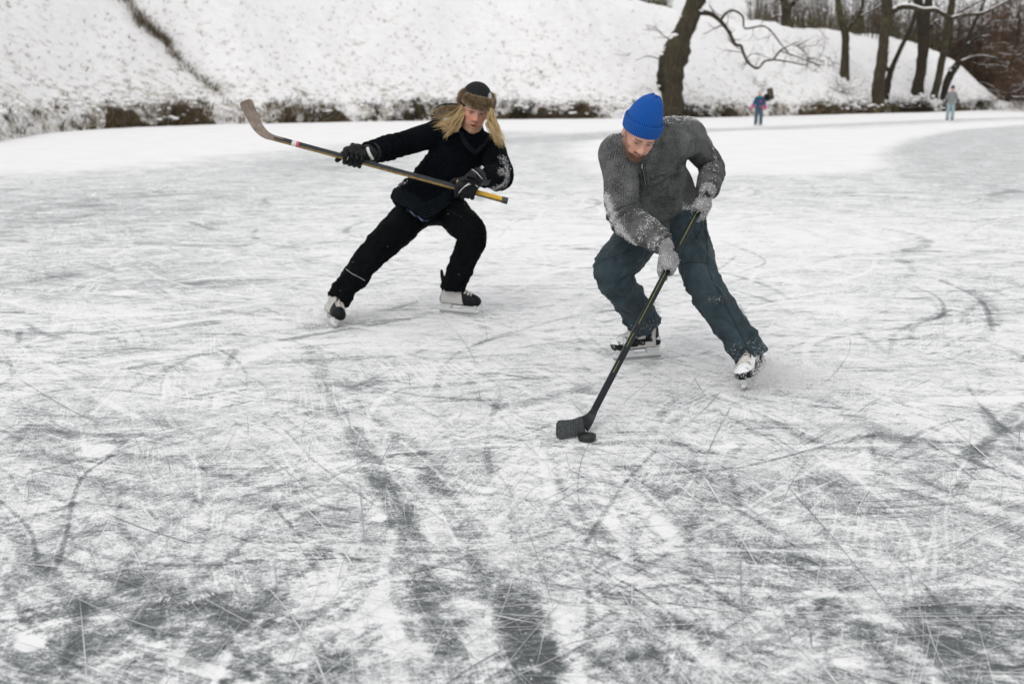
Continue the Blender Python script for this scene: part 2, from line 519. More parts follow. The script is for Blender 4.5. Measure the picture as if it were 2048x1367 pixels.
# ------------------------------------------------------------------ frozen moat surface
ang = np.concatenate([np.radians(np.linspace(-75, -33, 30)[:-1]), np.radians(np.linspace(-33, 33, 760)), np.radians(np.linspace(33, 75, 30)[1:])])
ta = np.tan(ang)
depthr = np.concatenate([np.array([-2., .2]), np.exp(np.concatenate([np.linspace(math.log(1.5), math.log(9), 640)[:-1], np.linspace(math.log(9), math.log(140), 330)]))])
YY, TT = np.meshgrid(depthr, ta, indexing='ij')
XX = TT * np.maximum(YY, 1.0 + 0 * YY) * 1.0
ny_, nx_ = YY.shape
gx, gy = XX.ravel(), YY.ravel()

def dist_poly(pts):
    """distance of every ice vertex to a ground polyline, and its position along it (0-1)"""
    pts = np.asarray(pts, float); D = np.full(len(gx), 1e9); S = np.zeros(len(gx)); n = len(pts) - 1
    for i in range(n):
        a, b = pts[i][:2], pts[i+1][:2]; d = b - a; l2 = d @ d + 1e-9
        t_ = np.clip(((gx - a[0]) * d[0] + (gy - a[1]) * d[1]) / l2, 0, 1)
        dd = np.hypot(gx - a[0] - t_ * d[0], gy - a[1] - t_ * d[1])
        m = dd < D; D[m] = dd[m]; S[m] = ((i + t_) / n)[m]
    return D, S

def in_poly(pts):
    c = np.zeros(len(gx), bool); n = len(pts)
    for i in range(n):
        (x1, y1), (x2, y2) = pts[i][:2], pts[(i+1) % n][:2]
        m = ((y1 > gy) != (y2 > gy)) & (gx < (x2 - x1) * (gy - y1) / (y2 - y1 + 1e-12) + x1)
        c ^= m
    return c

gp = np.c_[gx, gy, np.zeros_like(gx)]
dist0 = np.hypot(gx, gy)
wob = fbm(gp * 1.7, 4, 5) - .5
wobf = fbm(gp * 7.0, 4, 9, .65) - .5
cover = np.interp(dist0, [1.8, 2.4, 3.2, 4.2, 5.5, 7.5, 11, 16, 30, 60], [.50, .53, .57, .64, .71, .71, .66, .62, .60, .62])
# (polyline in photo pixels -> ground, width m, strength)
bands = [
 ([(705,860),(745,930),(790,1010),(835,1110),(872,1230),(925,1350)], .066, -.40),
 ([(800,872),(850,935),(905,1020),(965,1120),(1025,1240),(1095,1380)], .070, -.42),
 ([(628,700),(650,775),(705,860)], .05, -.26), ([(700,775),(745,820),(800,872)], .055, -.30), ([(640,700),(720,800),(800,880)], .18, -.08),
 ([(0,1035),(60,1110),(110,1160),(155,1205)], .035, -.36),
 ([(520,1240),(590,1150),(645,1095)], .05, -.38), ([(630,1375),(700,1310),(765,1250)], .045, -.40),
 ([(180,960),(300,990),(420,998),(540,1010),(620,1024)], .05, -.34), ([(480,1000),(600,960),(640,950)], .035, -.25),
 ([(150,1090),(240,1120),(380,1130),(520,1120)], .012, -.40),
 ([(0,880),(60,862),(110,870)], .11, -.28), ([(0,905),(70,900)], .07, -.2),
 ([(250,1150),(330,1180),(400,1200)], .08, -.34), ([(440,1220),(480,1240),(510,1275)], .035, -.4),
 ([(330,1240),(410,1260),(360,1300)], .12, -.36), ([(60,1230),(130,1220),(200,1215)], .05, -.3),
 ([(30,1300),(110,1330),(60,1380)], .11, -.3), ([(480,1290),(520,1200)], .06, -.22),
 ([(1040,1190),(1075,1280),(1110,1390)], .09, -.45), ([(1010,1290),(1050,1350)], .09, -.35),
 ([(1170,1090),(1205,1030),(1255,960),(1310,902)], .012, -.5), ([(1385,905),(1395,965)], .03, -.28),
 ([(1490,985),(1600,960),(1700,960)], .07, -.18), ([(1620,940),(1700,980),(1760,1030)], .13, -.30),
 ([(1800,960),(1920,1010),(2060,1050)], .13, -.30), ([(1540,1110),(1620,1130),(1700,1170)], .09, -.28),
 ([(1870,1260),(1930,1220),(2000,1240)], .14, -.36), ([(1880,1290),(1930,1350)], .10, -.34),
 ([(1210,1188),(1260,1200),(1330,1240),(1420,1265),(1520,1290)], .035, -.36), ([(1390,1160),(1440,1190),(1480,1220)], .02, -.35),
 ([(1740,868),(1830,880),(1930,893),(2060,925)], .06, -.30), ([(1540,830),(1600,870),(1640,895)], .04, -.3),
 ([(1190,888),(1250,884),(1330,884),(1420,905)], .045, -.42), ([(1420,905),(1520,920),(1640,895),(1760,866)], .018, -.34),
 ([(1100,880),(1180,900),(1120,905)], .05, -.2), ([(1150,930),(1190,925)], .05, -.2),
 ([(0,722),(120,726),(250,722),(420,728),(600,722),(780,712)], .05, -.28), ([(280,735),(380,738)], .09, -.18),
 ([(0,575),(180,588),(360,606),(560,640),(640,650)], .035, -.22), ([(420,776),(560,766),(720,770),(860,745)], .05, -.22),
 ([(620,655),(750,640),(880,625)], .08, -.22), ([(1500,610),(1680,585),(1860,590)], .03, -.18),
 ([(1420,600),(1560,603),(1750,612),(1900,630)], .02, -.2), ([(1880,560),(1960,590),(1990,640),(1960,680)], .05, -.26),
 ([(1400,800),(1560,805),(1700,800)], .04, -.14), ([(1780,560),(1860,600),(1880,625),(1840,640)], .03, -.22),
 ([(560,760),(500,790),(430,830)], .05, -.14), ([(1640,1250),(1740,1290),(1800,1340)], .06, -.26),
 ([(1550,1190),(1640,1180),(1660,1220)], .06, -.2), ([(620,1060),(560,1085)], .03, -.22),
 ([(760,1090),(800,1130),(850,1190)], .12, -.12),
 # powder
 ([(790,1060),(768,1130),(770,1200),(800,1270),(870,1320)], .022, .45), ([(500,1088),(740,1091),(1010,1088)], .014, .40),
 ([(1080,1180),(1120,1250),(1150,1370)], .03, .42), ([(1200,1155),(1340,1162),(1450,1178),(1600,1188),(1800,1182),(2050,1155)], .025, .42),
 ([(1360,1280),(1460,1335),(1560,1350)], .05, .36), ([(210,1230),(300,1290),(380,1325),(480,1360)], .028, .34),
 ([(400,1030),(450,975),(560,905),(700,880),(840,870)], .012, .34), ([(730,790),(800,870),(830,960)], .05, .25),
 ([(880,1010),(960,1060),(1000,1150)], .10, .22), ([(1250,1040),(1320,1110),(1290,1200)], .14, .16),
 ([(640,1180),(700,1230),(690,1290)], .14, .22), ([(930,1230),(980,1290)], .09, .26), ([(1400,810),(1600,830),(1800,820)], .12, .12),
 ([(1650,1290),(1580,1330)], .10, .24), ([(1990,1200),(2050,1280)], .08, .3), ([(1400,980),(1560,1040),(1640,1090)], .05, .25),
 ([(100,1010),(200,930),(290,880)], .05, .18),
]
def add_band(pts, wd, st, soft=.95, rag=1.0):
    g = (pts if isinstance(pts, np.ndarray) else catmull(np.array([G(*q) for q in pts]), 5)[:, :2]); m = wd * soft * 3 + .02
    I = np.nonzero((gx > g[:, 0].min() - m) & (gx < g[:, 0].max() + m) & (gy > g[:, 1].min() - m) & (gy < g[:, 1].max() + m))[0]
    if not len(I): return
    X, Y = gx[I], gy[I]; D = np.full(len(I), 1e9)
    for a, b in zip(g[:-1], g[1:]):
        d = b - a; t_ = np.clip(((X - a[0]) * d[0] + (Y - a[1]) * d[1]) / (d @ d + 1e-9), 0, 1)
        D = np.minimum(D, np.hypot(X - a[0] - t_ * d[0], Y - a[1] - t_ * d[1]))
    ww = np.maximum(wd * soft * (1 + rag * (1.1 * wob[I] + .9 * wobf[I])), 1e-4)
    cover[I] += st * (1 - sstep(.5, 1.15, D / ww)) * (.85 + rag * (1.3 * wob[I] + .8 * wobf[I]))
for k_, (pts, wd, st) in enumerate(bands): add_band(pts, wd, st * (1.0 if k_ < 2 else .78), .95, .95)
for k in range(760):                                    # countless older cuts and scrapes, worn and half filled with snow
    d = 2.0 + 14 * RNG.random() ** 1.5; x0 = d * math.tan(RNG.uniform(-.6, .6)); far = d > 5.5
    a = RNG.normal(.1, .35) if RNG.random() < (.65 if far else .12) else (RNG.uniform(0, 3.14) if RNG.random() < .55 else RNG.normal(1.57, .5))
    L = RNG.uniform(.25, 1.3) * (1.6 if far else 1); cv = RNG.normal(0, .35); s_ = np.linspace(-L / 2, L / 2, 7)
    pts = np.c_[x0 + s_ * math.cos(a) - cv * s_ ** 2 * math.sin(a), d + s_ * math.sin(a) + cv * s_ ** 2 * math.cos(a)]
    add_band(pts, RNG.uniform(.006, .022) * (1 + .09 * d) * (2 if RNG.random() < .12 else 1), RNG.uniform(-.26, -.10) if RNG.random() < .6 else RNG.uniform(.12, .3), .9, 1.2)
for pts, wd, tn in [
    ([(110,1140),(130,1080),(160,960),(225,910)],.007,.2),([(0,1000),(60,1060),(75,1130)],.006,.25),([(545,1010),(600,1070),(640,1092),(720,1120)],.006,.15),
    ([(370,900),(395,935),(398,1000)],.006,.95),([(570,860),(640,930),(750,1010)],.005,.2),([(570,870),(700,960),(740,1000)],.004,.95),
    ([(905,980),(860,930),(800,880)],.008,.95),([(1700,940),(1800,1040),(1850,1130)],.007,.95),([(1680,955),(1560,1005),(1480,1045)],.006,.95),
    ([(1310,950),(1500,930),(1720,870)],.008,.2),([(1460,945),(1480,1010)],.014,.15),([(1780,1100),(1840,1160),(1900,1240)],.006,.2),
    ([(1240,1185),(1400,1165),(1640,1180)],.007,.2),([(1490,1130),(1700,1135)],.008,.95),([(1560,1140),(1900,1128)],.007,.95),
    ([(1560,1345),(1690,1290),(1790,1288)],.008,.95),([(1400,1275),(1480,1320),(1560,1340)],.010,.12),([(620,1250),(560,1230),(520,1260)],.006,.2),
    ([(850,860),(1000,880),(1100,850)],.005,.25),([(300,870),(500,820),(700,800)],.006,.95),([(160,770),(420,800),(640,800)],.005,.3),
    ([(930,1100),(1100,1060),(1300,1010)],.005,.9),([(1330,720),(1500,760),(1640,770)],.008,.4),([(1860,890),(2048,960)],.012,.25),
    ([(0,1290),(120,1240),(330,1230)],.008,.95),([(430,1367),(470,1280),(520,1240)],.009,.95),([(690,1180),(830,1160),(900,1190)],.006,.3),
    ([(1720,640),(1850,640),(1900,620)],.012,.45),([(1790,560),(1870,590),(1885,630),(1820,650)],.016,.5),([(1880,560),(1960,600),(1985,660)],.018,.5),
    ([(1440,480),(1530,520),(1480,545)],.012,.5),([(1480,610),(1520,700),(1500,720)],.006,.4)]:
    add_band(pts, wd * .9 + .003, -.42 if tn < .6 else .36, 1.0, .5)
# soft, wide greyer stretches of thinner frost
for (px, py, rx, ry, st) in [(150,420,2.6,3.0,-.17),(330,560,1.5,1.0,-.10),(90,560,1.2,.9,-.10),(650,330,1.6,3.0,-.16),(120,850,.5,.35,-.12),
                             (1880,500,2.2,1.4,-.08),(300,1240,.45,.30,-.16),(1700,1050,.55,.45,-.12),(1900,1280,.4,.3,-.14),(980,900,.3,.3,-.05),(500,480,1.8,1.2,-.1),(1500,560,1.0,.5,.06),(1650,470,3.0,1.6,.16),(600,470,2.4,1.4,.08),(1300,480,2.5,1.5,.12),(1100,400,3,3,.08),(1000,560,1.2,.8,.05),(380,800,.6,.4,.05)]:
    g = G(px, py); cover += st * np.exp(-(((gx - g[0]) / rx) ** 2 + ((gy - g[1]) / ry) ** 2)) * (1 + 1.2 * wob)
for (px, py, r) in [(195,900,.085),(1462,891,.03),(65,1282,.05),(1690,448,.05),(1795,478,.08),(250,585,.10),(760,1035,.03)]:
    g = G(px, py); cover += .8 * (1 - sstep(.6, 1.1, np.hypot((gx - g[0]) / r, (gy - g[1]) / (r * 1.1)) + wobf * .5))
# uncleared snow further out, with bare strips swept through it
gq = lambda L: [G(*q) for q in L]
edge_soft = lambda D, ins, wdt: sstep(-wdt, wdt, np.where(ins, D, -D) + wdt * 2.2 * wob)
snowy = np.zeros(len(gx))
for poly, wdt in [
    ([(-200,352),(0,350),(150,343),(330,333),(480,312),(640,296),(760,283),(900,270),(1020,262),(1150,268),(1240,262),(1380,262),(1560,264),(1700,256),(1960,243),(2300,232),(2300,203),(1700,203),(1000,205),(-700,215)], .9),
    ([(1130,300),(1180,282),(1420,264),(1700,258),(1960,245),(2300,235),(2300,243),(2048,250),(1900,262),(1820,280),(1775,308),(1790,335),(1700,346),(1560,350),(1430,352),(1200,345)], .45)]:
    pg = gq(poly); ins = in_poly(pg); D, _ = dist_poly(pg + [pg[0]])
    snowy = np.maximum(snowy, edge_soft(D, ins, wdt))
for strip, wd in [([(1000,283),(1120,276),(1240,268),(1400,261),(1530,258),(1700,250),(1960,239),(2200,232)], 1.6)]:
    D, S = dist_poly(np.array(gq(strip))); snowy *= 1 - .85 * (1 - sstep(.4, 1.3, D / (wd * (1 + wob))))
    cover -= .12 * (1 - sstep(.5, 1.2, D / wd))
pg = gq([(1775,305),(1830,280),(1930,260),(2060,250),(2400,245),(2400,400),(2048,402),(1900,398),(1810,360)])
ins = in_poly(pg); D, _ = dist_poly(pg + [pg[0]]); m = edge_soft(D, ins, .35)
snowy *= 1 - m; cover -= .10 * m
cover = np.where(cover < .40, (.40 + (cover - .40) * .75), cover)
gz = snowy * (.02 + .03 * fbm(gp * 2.2, 4, 21)) * sstep(9, 14, dist0)
i = (np.arange(ny_ - 1)[:, None] * nx_ + np.arange(nx_ - 1)[None, :])
Q = np.stack([i, i + 1, i + 1 + nx_, i + nx_], -1).reshape(-1, 4)
ice = mesh_obj('ice', np.c_[gx, gy, gz], [Q], M_ICE, attrs={'cover': cover, 'snowy': snowy, 'close': 1 - sstep(2.6, 6.0, dist0)})
ice['kind'] = 'structure'

# ------------------------------------------------------------------ thin skate scratches, real ribbons just above the ice
mb = MB(); zi = [0]
def scratch(p0, a0, L, curv, wdt, tone, gap=.35, n=None):
    n = n or max(6, int(L / .05)); s = np.linspace(0, L, n); a = a0 + curv * s + .05 * np.sin(s * 3 + a0 * 9)
    ds = L / (n - 1)
    x = p0[0] + np.concatenate([[0], np.cumsum(np.cos(a[:-1]) * ds)]); y = p0[1] + np.concatenate([[0], np.cumsum(np.sin(a[:-1]) * ds)])
    ph = RNG.uniform(0, 100)
    q = fbm(np.c_[s * 4 + ph, np.zeros(n), np.zeros(n) + ph], 3, 3)
    ww = wdt * np.clip((q - gap) / .3, 0, 1.3) * np.minimum(1, np.minimum(np.arange(n), np.arange(n)[::-1]) / 2.0)
    nx, ny = -np.sin(a), np.cos(a)
    z = .0012 + zi[0] * 1.6e-6; zi[0] += 1
    mb.strip(np.c_[x, y, np.full(n, z)], np.c_[nx * ww / 2, ny * ww / 2, np.zeros(n)], tone=tone)
for k in range(5200):
    d = 1.9 + 11.5 * RNG.random() ** 1.55
    th = RNG.uniform(-.62, .62); p0 = (d * math.tan(th), d)
    kind = RNG.random()
    a0 = RNG.normal(.12, .45) if RNG.random() < (.55 if d > 4.5 else .22) else (RNG.uniform(0, 6.28) if RNG.random() < .6 else RNG.normal(1.57, .6))
    if kind < .45: L = RNG.uniform(.12, .6); curv = RNG.normal(0, .7)
    elif kind < .85: L = RNG.uniform(.6, 2.2); curv = RNG.normal(0, .24)
    else: L = RNG.uniform(1.4, 3.8); curv = RNG.normal(0, .14)
    near = d < 5
    white = RNG.random() < (.52 if near else .40)
    tone = RNG.uniform(.70, .92) if white else RNG.uniform(.15, .5) + (.0 if near else .25)
    wd = RNG.uniform(.0006, .0024) * (1.0 if RNG.random() < .9 else 2.0)
    scratch(p0, a0, L, curv, wd, tone, RNG.uniform(.28, .55))
# bundles of parallel scrapes left by stops and turns
for k in range(110):
    d = 2.0 + 7.5 * RNG.random() ** 1.3; th = RNG.uniform(-.6, .6); a0 = RNG.normal(.1, .6); curv = RNG.normal(0, .5)
    tone = .85 if RNG.random() < .5 else RNG.uniform(.1, .4); L = RNG.uniform(.3, 1.1)
    for j in range(RNG.integers(4, 11)):
        o = RNG.normal(0, .03, 2); scratch((d * math.tan(th) + o[0], d + o[1]), a0 + RNG.normal(0, .05), L * RNG.uniform(.5, 1), curv, RNG.uniform(.0006, .0018), tone + RNG.normal(0, .06), .3)
for (px, py, a_, n_, L_) in [(208,1053,.5,6,.028),(292,1051,-.35,7,.03),(326,1212,.1,4,.05),(408,1205,.75,8,.035),(610,1218,.2,4,.03)]:
    g0 = G(px, py)
    for q in range(n_):
        o_ = (q - n_ / 2) * .011; scratch((g0[0] + o_ * math.cos(a_), g0[1] + o_ * math.sin(a_)), a_ + 1.35 + RNG.normal(0, .15), L_ * .8, 0, .0035, .85, .05, 6)
marks = mb.build('skate_marks', M_SCRATCH)
tag(marks, 'thin pale and dark skate scratches crossing all over the ice', 'skate marks', kind='stuff')
# crumbs of scraped snow lying on the near ice
mb = MB()
for k in range(2600):
    d = 1.9 + 5 * RNG.random() ** 1.4; x = d * math.tan(RNG.uniform(-.6, .6)); s_ = RNG.uniform(.0008, .0026)
    q = RNG.normal(size=4); q /= np.linalg.norm(q); Rm = np.array(Quaternion(q).to_matrix())
    mb.add(TET @ Rm.T * s_ + [x, d, s_ * .9], None, TF)
tag(mb.build('snow_crumbs', M_SNOW, smooth=False), 'tiny loose crumbs of scraped snow scattered over the near ice', 'snow crumbs', kind='stuff')

# ------------------------------------------------------------------ snowy rampart
shore = [(-10.5,-14),(-11,0),(-12.2,12),(-13.6,22)] + [tuple(G(*q)[:2]) for q in [(0,285),(150,263),(400,251),(560,248),(700,245),(860,242.5),(1020,240),(1200,238.5),(1350,237),(1560,233),(1700,229),(1860,225),(1960,221.5)]]
hgt = [7.5,7.5,8,8.5,9.5,10,10.2,10.2,10,9.7,9.3,8.8,8.1,7.7,7.15,6.9,6.6]
sh = np.array(shore); last = sh[-1]
sh = np.vstack([sh, last + [2.6, 2.2], last + [5.0, 4.4], last + [7.5, 7.0]]); hgt += [5.9, 3.6, .3]
wid = np.array([11.] * (len(sh) - 4) + [9.5, 7.5, 5.5, 3.5])
C = catmull(np.c_[sh, hgt, wid], 16); S2 = C[:, :2]; H = C[:, 2]; WD = C[:, 3]
tn = np.gradient(S2, axis=0); tn /= np.linalg.norm(tn, axis=1)[:, None]
for _ in range(14): tn[1:-1] = (tn[:-2] + tn[1:-1] * 2 + tn[2:]) / 4
NRM = np.c_[-tn[:, 1], tn[:, 0]]; NRM /= np.linalg.norm(NRM, axis=1)[:, None]
vv = np.concatenate([np.linspace(0, .08, 7)[:-1], np.linspace(.08, 1.1, 44)[:-1], np.linspace(1.1, 5.5, 16)])
def prof(v):
    return np.where(v < 1, sstep(-.30, 1.18, v) * 1.06 - .062 + .03 * sstep(0, .03, v), 0) 
pv = np.clip((vv + .0), 0, 1); base = .06 * sstep(0, .035, vv) + .94 * (pv - .10 * np.sin(pv * 2 * math.pi) * .6) * 1.0
base = np.where(vv < 1, base, 1 - .05 * np.clip(vv - 1, 0, 5)); base = base - .03 * np.exp(-((vv - 1) / .12) ** 2)
HX = S2[:, None, :] + NRM[:, None, :] * (WD[:, None] * vv[None, :])[..., None]
HZ = H[:, None] * base[None, :]
HP = np.concatenate([HX, HZ[..., None]], -1).reshape(-1, 3)
nz = (fbm(HP * .35, 4, 31) - .5) * 1.0 + (fbm(HP * 1.6, 3, 33) - .5) * .22
fade = np.tile(sstep(.02, .35, vv), len(S2))
endf = np.repeat(sstep(0, 1, np.linspace(0, len(sh) - 1, len(S2))[::-1] / 2.2), len(vv))
HP[:, 2] += nz * fade * (.25 + .75 * endf) + (fbm(HP * 2.5, 2, 35) - .5) * .25 * (1 - fade) * np.tile(sstep(0, .03, vv), len(S2))
HP[:, 2] = np.maximum(HP[:, 2], np.where(np.tile(vv, len(S2)) < .001, -.3, HP[:, 2]))
nv, ns = len(vv), len(S2)
i = (np.arange(ns - 1)[:, None] * nv + np.arange(nv - 1)[None, :])
HQ = np.stack([i, i + nv, i + nv + 1, i + 1], -1).reshape(-1, 4)
vt = np.tile(vv, ns)
t = NT('snowy_slope'); p = t.geo()
gr = t.noise(t.map(p, (1, 1, 1.6)), 2.4, 8, .78); gr2 = t.noise(p, .5, 3); soil = t.attr('soil')
speck = t.math('MULTIPLY_ADD', t.math('SUBTRACT', gr2, .5), .25, gr)
speck = t.math('ADD', speck, t.math('MULTIPLY', t.attr('tuft'), .16))
f = t.ramp(speck, [(.57, 0.), (.71, .8)])
c = t.mix(f, snow_tint(t, t.noise(p, 3, 5)), t.ramp(t.noise(p, 9, 3), [(.3, (.16, .14, .10)), (.7, (.36, .32, .25))]))
sf = t.math('GREATER_THAN', t.math('MULTIPLY_ADD', t.math('SUBTRACT', t.noise(p, 2.2, 5, .7), .5), 2.2, soil), .62)
c = t.mix(sf, c, t.ramp(t.noise(p, 6, 4), [(.3, (.018, .014, .010)), (.7, (.085, .065, .04))]))
t.set(Base_Color=c, Roughness=.92); t.bump(t.noise(p, 5, 6, .7), .5, .12); M_SLOPE = t.m
pxs = np.array([1024 + FPX * x / max((y * math.cos(PITCH)) + .344, .5) for x, y in S2])
def bankiness(px):
    return np.interp(px, [-400, 0, 140, 170, 420, 440, 520, 545, 690, 720, 780, 860, 990, 1010, 1170, 1200, 1300, 1380, 1460, 1500, 1580, 1620, 1760, 1960, 1990, 2020],
                         [.12, .15, .22, .85, .95, .15, .15, .75, .9, .4, .7, .5, .7, .9, .9, .4, .3, .8, .8, .3, .35, .9, 1., .9, .3, 0.])
bk = bankiness(pxs)
bk = bk * np.interp(np.arange(len(bk)), [len(bk) - 58, len(bk) - 42], [1, 0])
sh_ = .25 + 1.5 * sstep(.3, .75, fbm(np.c_[S2 * .8, np.zeros(len(S2))], 3, 77)); bk = bk * (.72 + .6 * fbm(np.c_[S2 * .45, np.ones(len(S2))], 2, 78))
soil = np.repeat(bk, nv) * 1.15 * (1 - sstep(.010, .060, vt / np.repeat(sh_, nv)))
tuft = np.repeat(.5 + .5 * np.sin(pxs * .02), nv) * 0 + np.exp(-vt / .22) * .9 - .25 * sstep(.3, .9, vt)
slope = mesh_obj('hill', HP, [HQ], M_SLOPE, attrs={'soil': soil, 'tuft': tuft}); slope['kind'] = 'structure'
HBVH = BVHTree.FromPolygons([tuple(v) for v in HP], [tuple(q) for q in HQ.tolist()])
def on_hill(px, py, default=70):
    r = FWD + (px - 1024) / FPX * RGT + (683.5 - py) / FPX * UPV
    h = HBVH.ray_cast(Vector(CAM), Vector(nrm(r)), 400)
    if h[0] is None:
        return P(px, py, default), np.array([0, 0, 1.0])
    return np.array(h[0]), np.array(h[1])
def drop_hill(x, y):
    h = HBVH.ray_cast(Vector((x, y, 60)), Vector((0, 0, -1)), 100)
    return h[0][2] if h[0] is not None else 0.0

# flat snowy land behind, on the far right
mb = MB(); n = 60
gx_ = np.linspace(20, 190, n); gy_ = np.linspace(78, 200, n); X2, Y2 = np.meshgrid(gx_, gy_, indexing='ij')
edge = X2 * .5 + 74; Z2 = np.where(Y2 > edge - 6, -.4 + .65 * sstep(-6, 1, Y2 - edge) + 1.6 * sstep(0, 14, Y2 - edge) + .5 * (fbm(np.stack([X2, Y2, 0 * X2], -1) * .15, 3, 41) - .5), -.4)
V = np.stack([X2, Y2, Z2], -1).reshape(-1, 3); i = (np.arange(n - 1)[:, None] * n + np.arange(n - 1)[None, :])
mesh_obj('snow_bank', V, [np.stack([i, i + n, i + n + 1, i + 1], -1).reshape(-1, 4)], M_SNOWFIELD)['kind'] = 'structure'

# ------------------------------------------------------------------ dead grass
t = NT('dry_grass'); tone = t.attr('tone')
t.set(Base_Color=t.ramp(tone, [(0, (.012, .010, .006)), (.4, (.05, .040, .022)), (.75, (.17, .125, .065)), (1, (.36, .28, .17))]), Roughness=.9); M_GRASS = t.m
def blade(mb, p, h, lean, wd, tone):
    d = np.array([lean[0], lean[1], 1.0]); mid = p + d * h * .55; tip = p + np.array([lean[0] * 2.1, lean[1] * 2.1, .9]) * h
    a = RNG.uniform(0, 3.14); s_ = np.array([math.cos(a), math.sin(a), 0]) * wd
    mb.add([p - s_, p + s_, mid - s_ * .7, mid + s_ * .7, tip], [[0, 1, 3, 2]], [[2, 3, 4]], tone=tone)
mb = MB()
arc = np.concatenate([[0], np.cumsum(np.linalg.norm(np.diff(S2, axis=0), axis=1))])
for k in range(3000):                                   # tufts along the water's edge
    a = RNG.uniform(arc[40], arc[-1]); x = np.interp(a, arc, S2[:, 0]); y = np.interp(a, arc, S2[:, 1])
    px = 1024 + FPX * x / (y * math.cos(PITCH) + .34)
    if px < -80 or RNG.random() > bankiness(px) ** 1.3: continue
    cl = vnoise(np.array([a * .55, 3.3, 0])); 
    if RNG.random() > cl * 1.5: continue
    nx = np.interp(a, arc, NRM[:, 0]); ny = np.interp(a, arc, NRM[:, 1]); off = abs(RNG.normal(0, .28)) + .02
    base_t = np.clip(RNG.normal(.22 + .36 * (vnoise(np.array([a * .25, 8., 1])) > .44), .14), 0, .95)
    z = drop_hill(x + nx * off, y + ny * off)
    for j in range(13):
        q = np.array([x + nx * off + RNG.normal(0, .12), y + ny * off + RNG.normal(0, .12), z - .03])
        blade(mb, q, RNG.uniform(.12, .44) * (.5 + cl), (RNG.normal(-nx * .25, .3), RNG.normal(-ny * .25, .3)), RNG.uniform(.008, .022), np.clip(base_t + RNG.normal(0, .12), 0, 1))
tag(mb.build('bank_grass', M_GRASS, smooth=False), 'dead brown grass and reeds overhanging the edge of the ice below the slope', 'dead grass', kind='stuff')
mb = MB()
for k in range(2600):                                   # single tufts poking out of the snow on the slope
    px = RNG.uniform(-60, 1980); py = RNG.uniform(-10, 250) ** 1.0
    if px > 1180 and RNG.random() < .45: continue
    if RNG.random() > .30 + .7 * (max(py, 0) / 240) ** 1.5: continue
    c, nn = on_hill(px, py)
    if c[1] > 95 or c[2] < .3: continue
    for j in range(RNG.integers(2, 7)):
        blade(mb, c + RNG.normal(0, .05, 3) * [1, 1, .2], RNG.uniform(.06, .24), (RNG.normal(0, .5), RNG.normal(-.2, .5)), RNG.uniform(.006, .014), np.clip(RNG.normal(.62, .2), 0, 1))
tag(mb.build('slope_grass', M_GRASS, smooth=False), 'sparse dry grass tufts poking through the snow on the slope', 'dry grass', kind='stuff')
# weedy strip running down the slope, upper left
mb = MB()
for k in range(620):
    s_ = RNG.random() ** .9; px = np.interp(s_, [0, .35, .75, 1], [232, 292, 356, 440]) + RNG.normal(0, 6.5 - 4 * s_) + 5 * math.sin(s_ * 14); py = np.interp(s_, [0, .35, .75, 1], [-12, 50, 115, 195]) + RNG.normal(0, 4)
    if RNG.random() < s_ * .62 or vnoise(np.array([s_ * 13, 2., 5.])) < .12: continue
    c, nn = on_hill(px, py)
    for j in range(4): blade(mb, c + RNG.normal(0, .08, 3) * [1, 1, .3], RNG.uniform(.15, .55), (RNG.normal(.1, .5), RNG.normal(-.2, .5)), RNG.uniform(.006, .014), np.clip(RNG.normal(.58, .2), 0, 1))
tag(mb.build('weed_strip', M_GRASS, smooth=False), 'dark strip of dead weeds running down the snowy slope at upper left', 'dead weeds', kind='stuff')
# snow pads resting on the bank grass
mb = MB()
for k in range(800):
    a = RNG.uniform(arc[40], arc[-1]); x = np.interp(a, arc, S2[:, 0]); y = np.interp(a, arc, S2[:, 1])
    px = 1024 + FPX * x / (y * math.cos(PITCH) + .34)
    if px < -80 or (px < 170 and RNG.random() < .72): continue
    nx = np.interp(a, arc, NRM[:, 0]); ny = np.interp(a, arc, NRM[:, 1]); off = .12 + abs(RNG.normal(.45, .5)); X_, Y_ = x + nx * off, y + ny * off
    r = RNG.uniform(.05, .17)
    blob(mb, np.array([X_, Y_, drop_hill(X_, Y_) + RNG.uniform(0, .42) * np.exp(-off * 1.2)]), np.array([r, r, r * .55]))
tag(mb.build('snow_pads', M_SNOW), 'lumps of snow lying on the dead grass along the bank', 'snow lumps', kind='stuff')
# ------------------------------------------------------------------ trees
t = NT('bark'); p = t.coord()
f = t.noise(t.map(p, (6, 6, 1.2)), 1.6, 6, .7, .6)
c = t.ramp(f, [(.25, (.011, .009, .006)), (.55, (.044, .036, .023)), (.8, (.115, .095, .062))])
c = t.mix(t.ramp(t.noise(p, .8, 4), [(.55, 0.), (.7, .6)]), c, (.075, .08, .03))
t.set(Base_Color=c, Roughness=.95); t.bump(f, .8, .05); M_BARK = t.m
t = NT('dark_bark'); p = t.coord(); f = t.noise(t.map(p, (6, 6, 1.5)), 1.6, 6, .7, .6)
t.set(Base_Color=t.ramp(f, [(.25, (.009, .007, .005)), (.6, (.033, .026, .017)), (.85, (.085, .068, .046))]), Roughness=.95); t.bump(f, .8, .05); M_BARKD = t.m
M_TWIG = flat_mat('twig', (.075, .058, .042), .9, .4, 3)
M_TWIGR = flat_mat('russet_twig', (.062, .043, .032), .9, .4, 3)
M_TWIGO = flat_mat('olive_twig', (.09, .078, .04), .9, .4, 3)
t = NT('beech_leaf'); t.set(Base_Color=t.ramp(t.attr('tone'), [(0, (.040, .027, .017)), (.5, (.085, .052, .030)), (1, (.20, .105, .05))]), Roughness=.8); M_LEAF = t.m

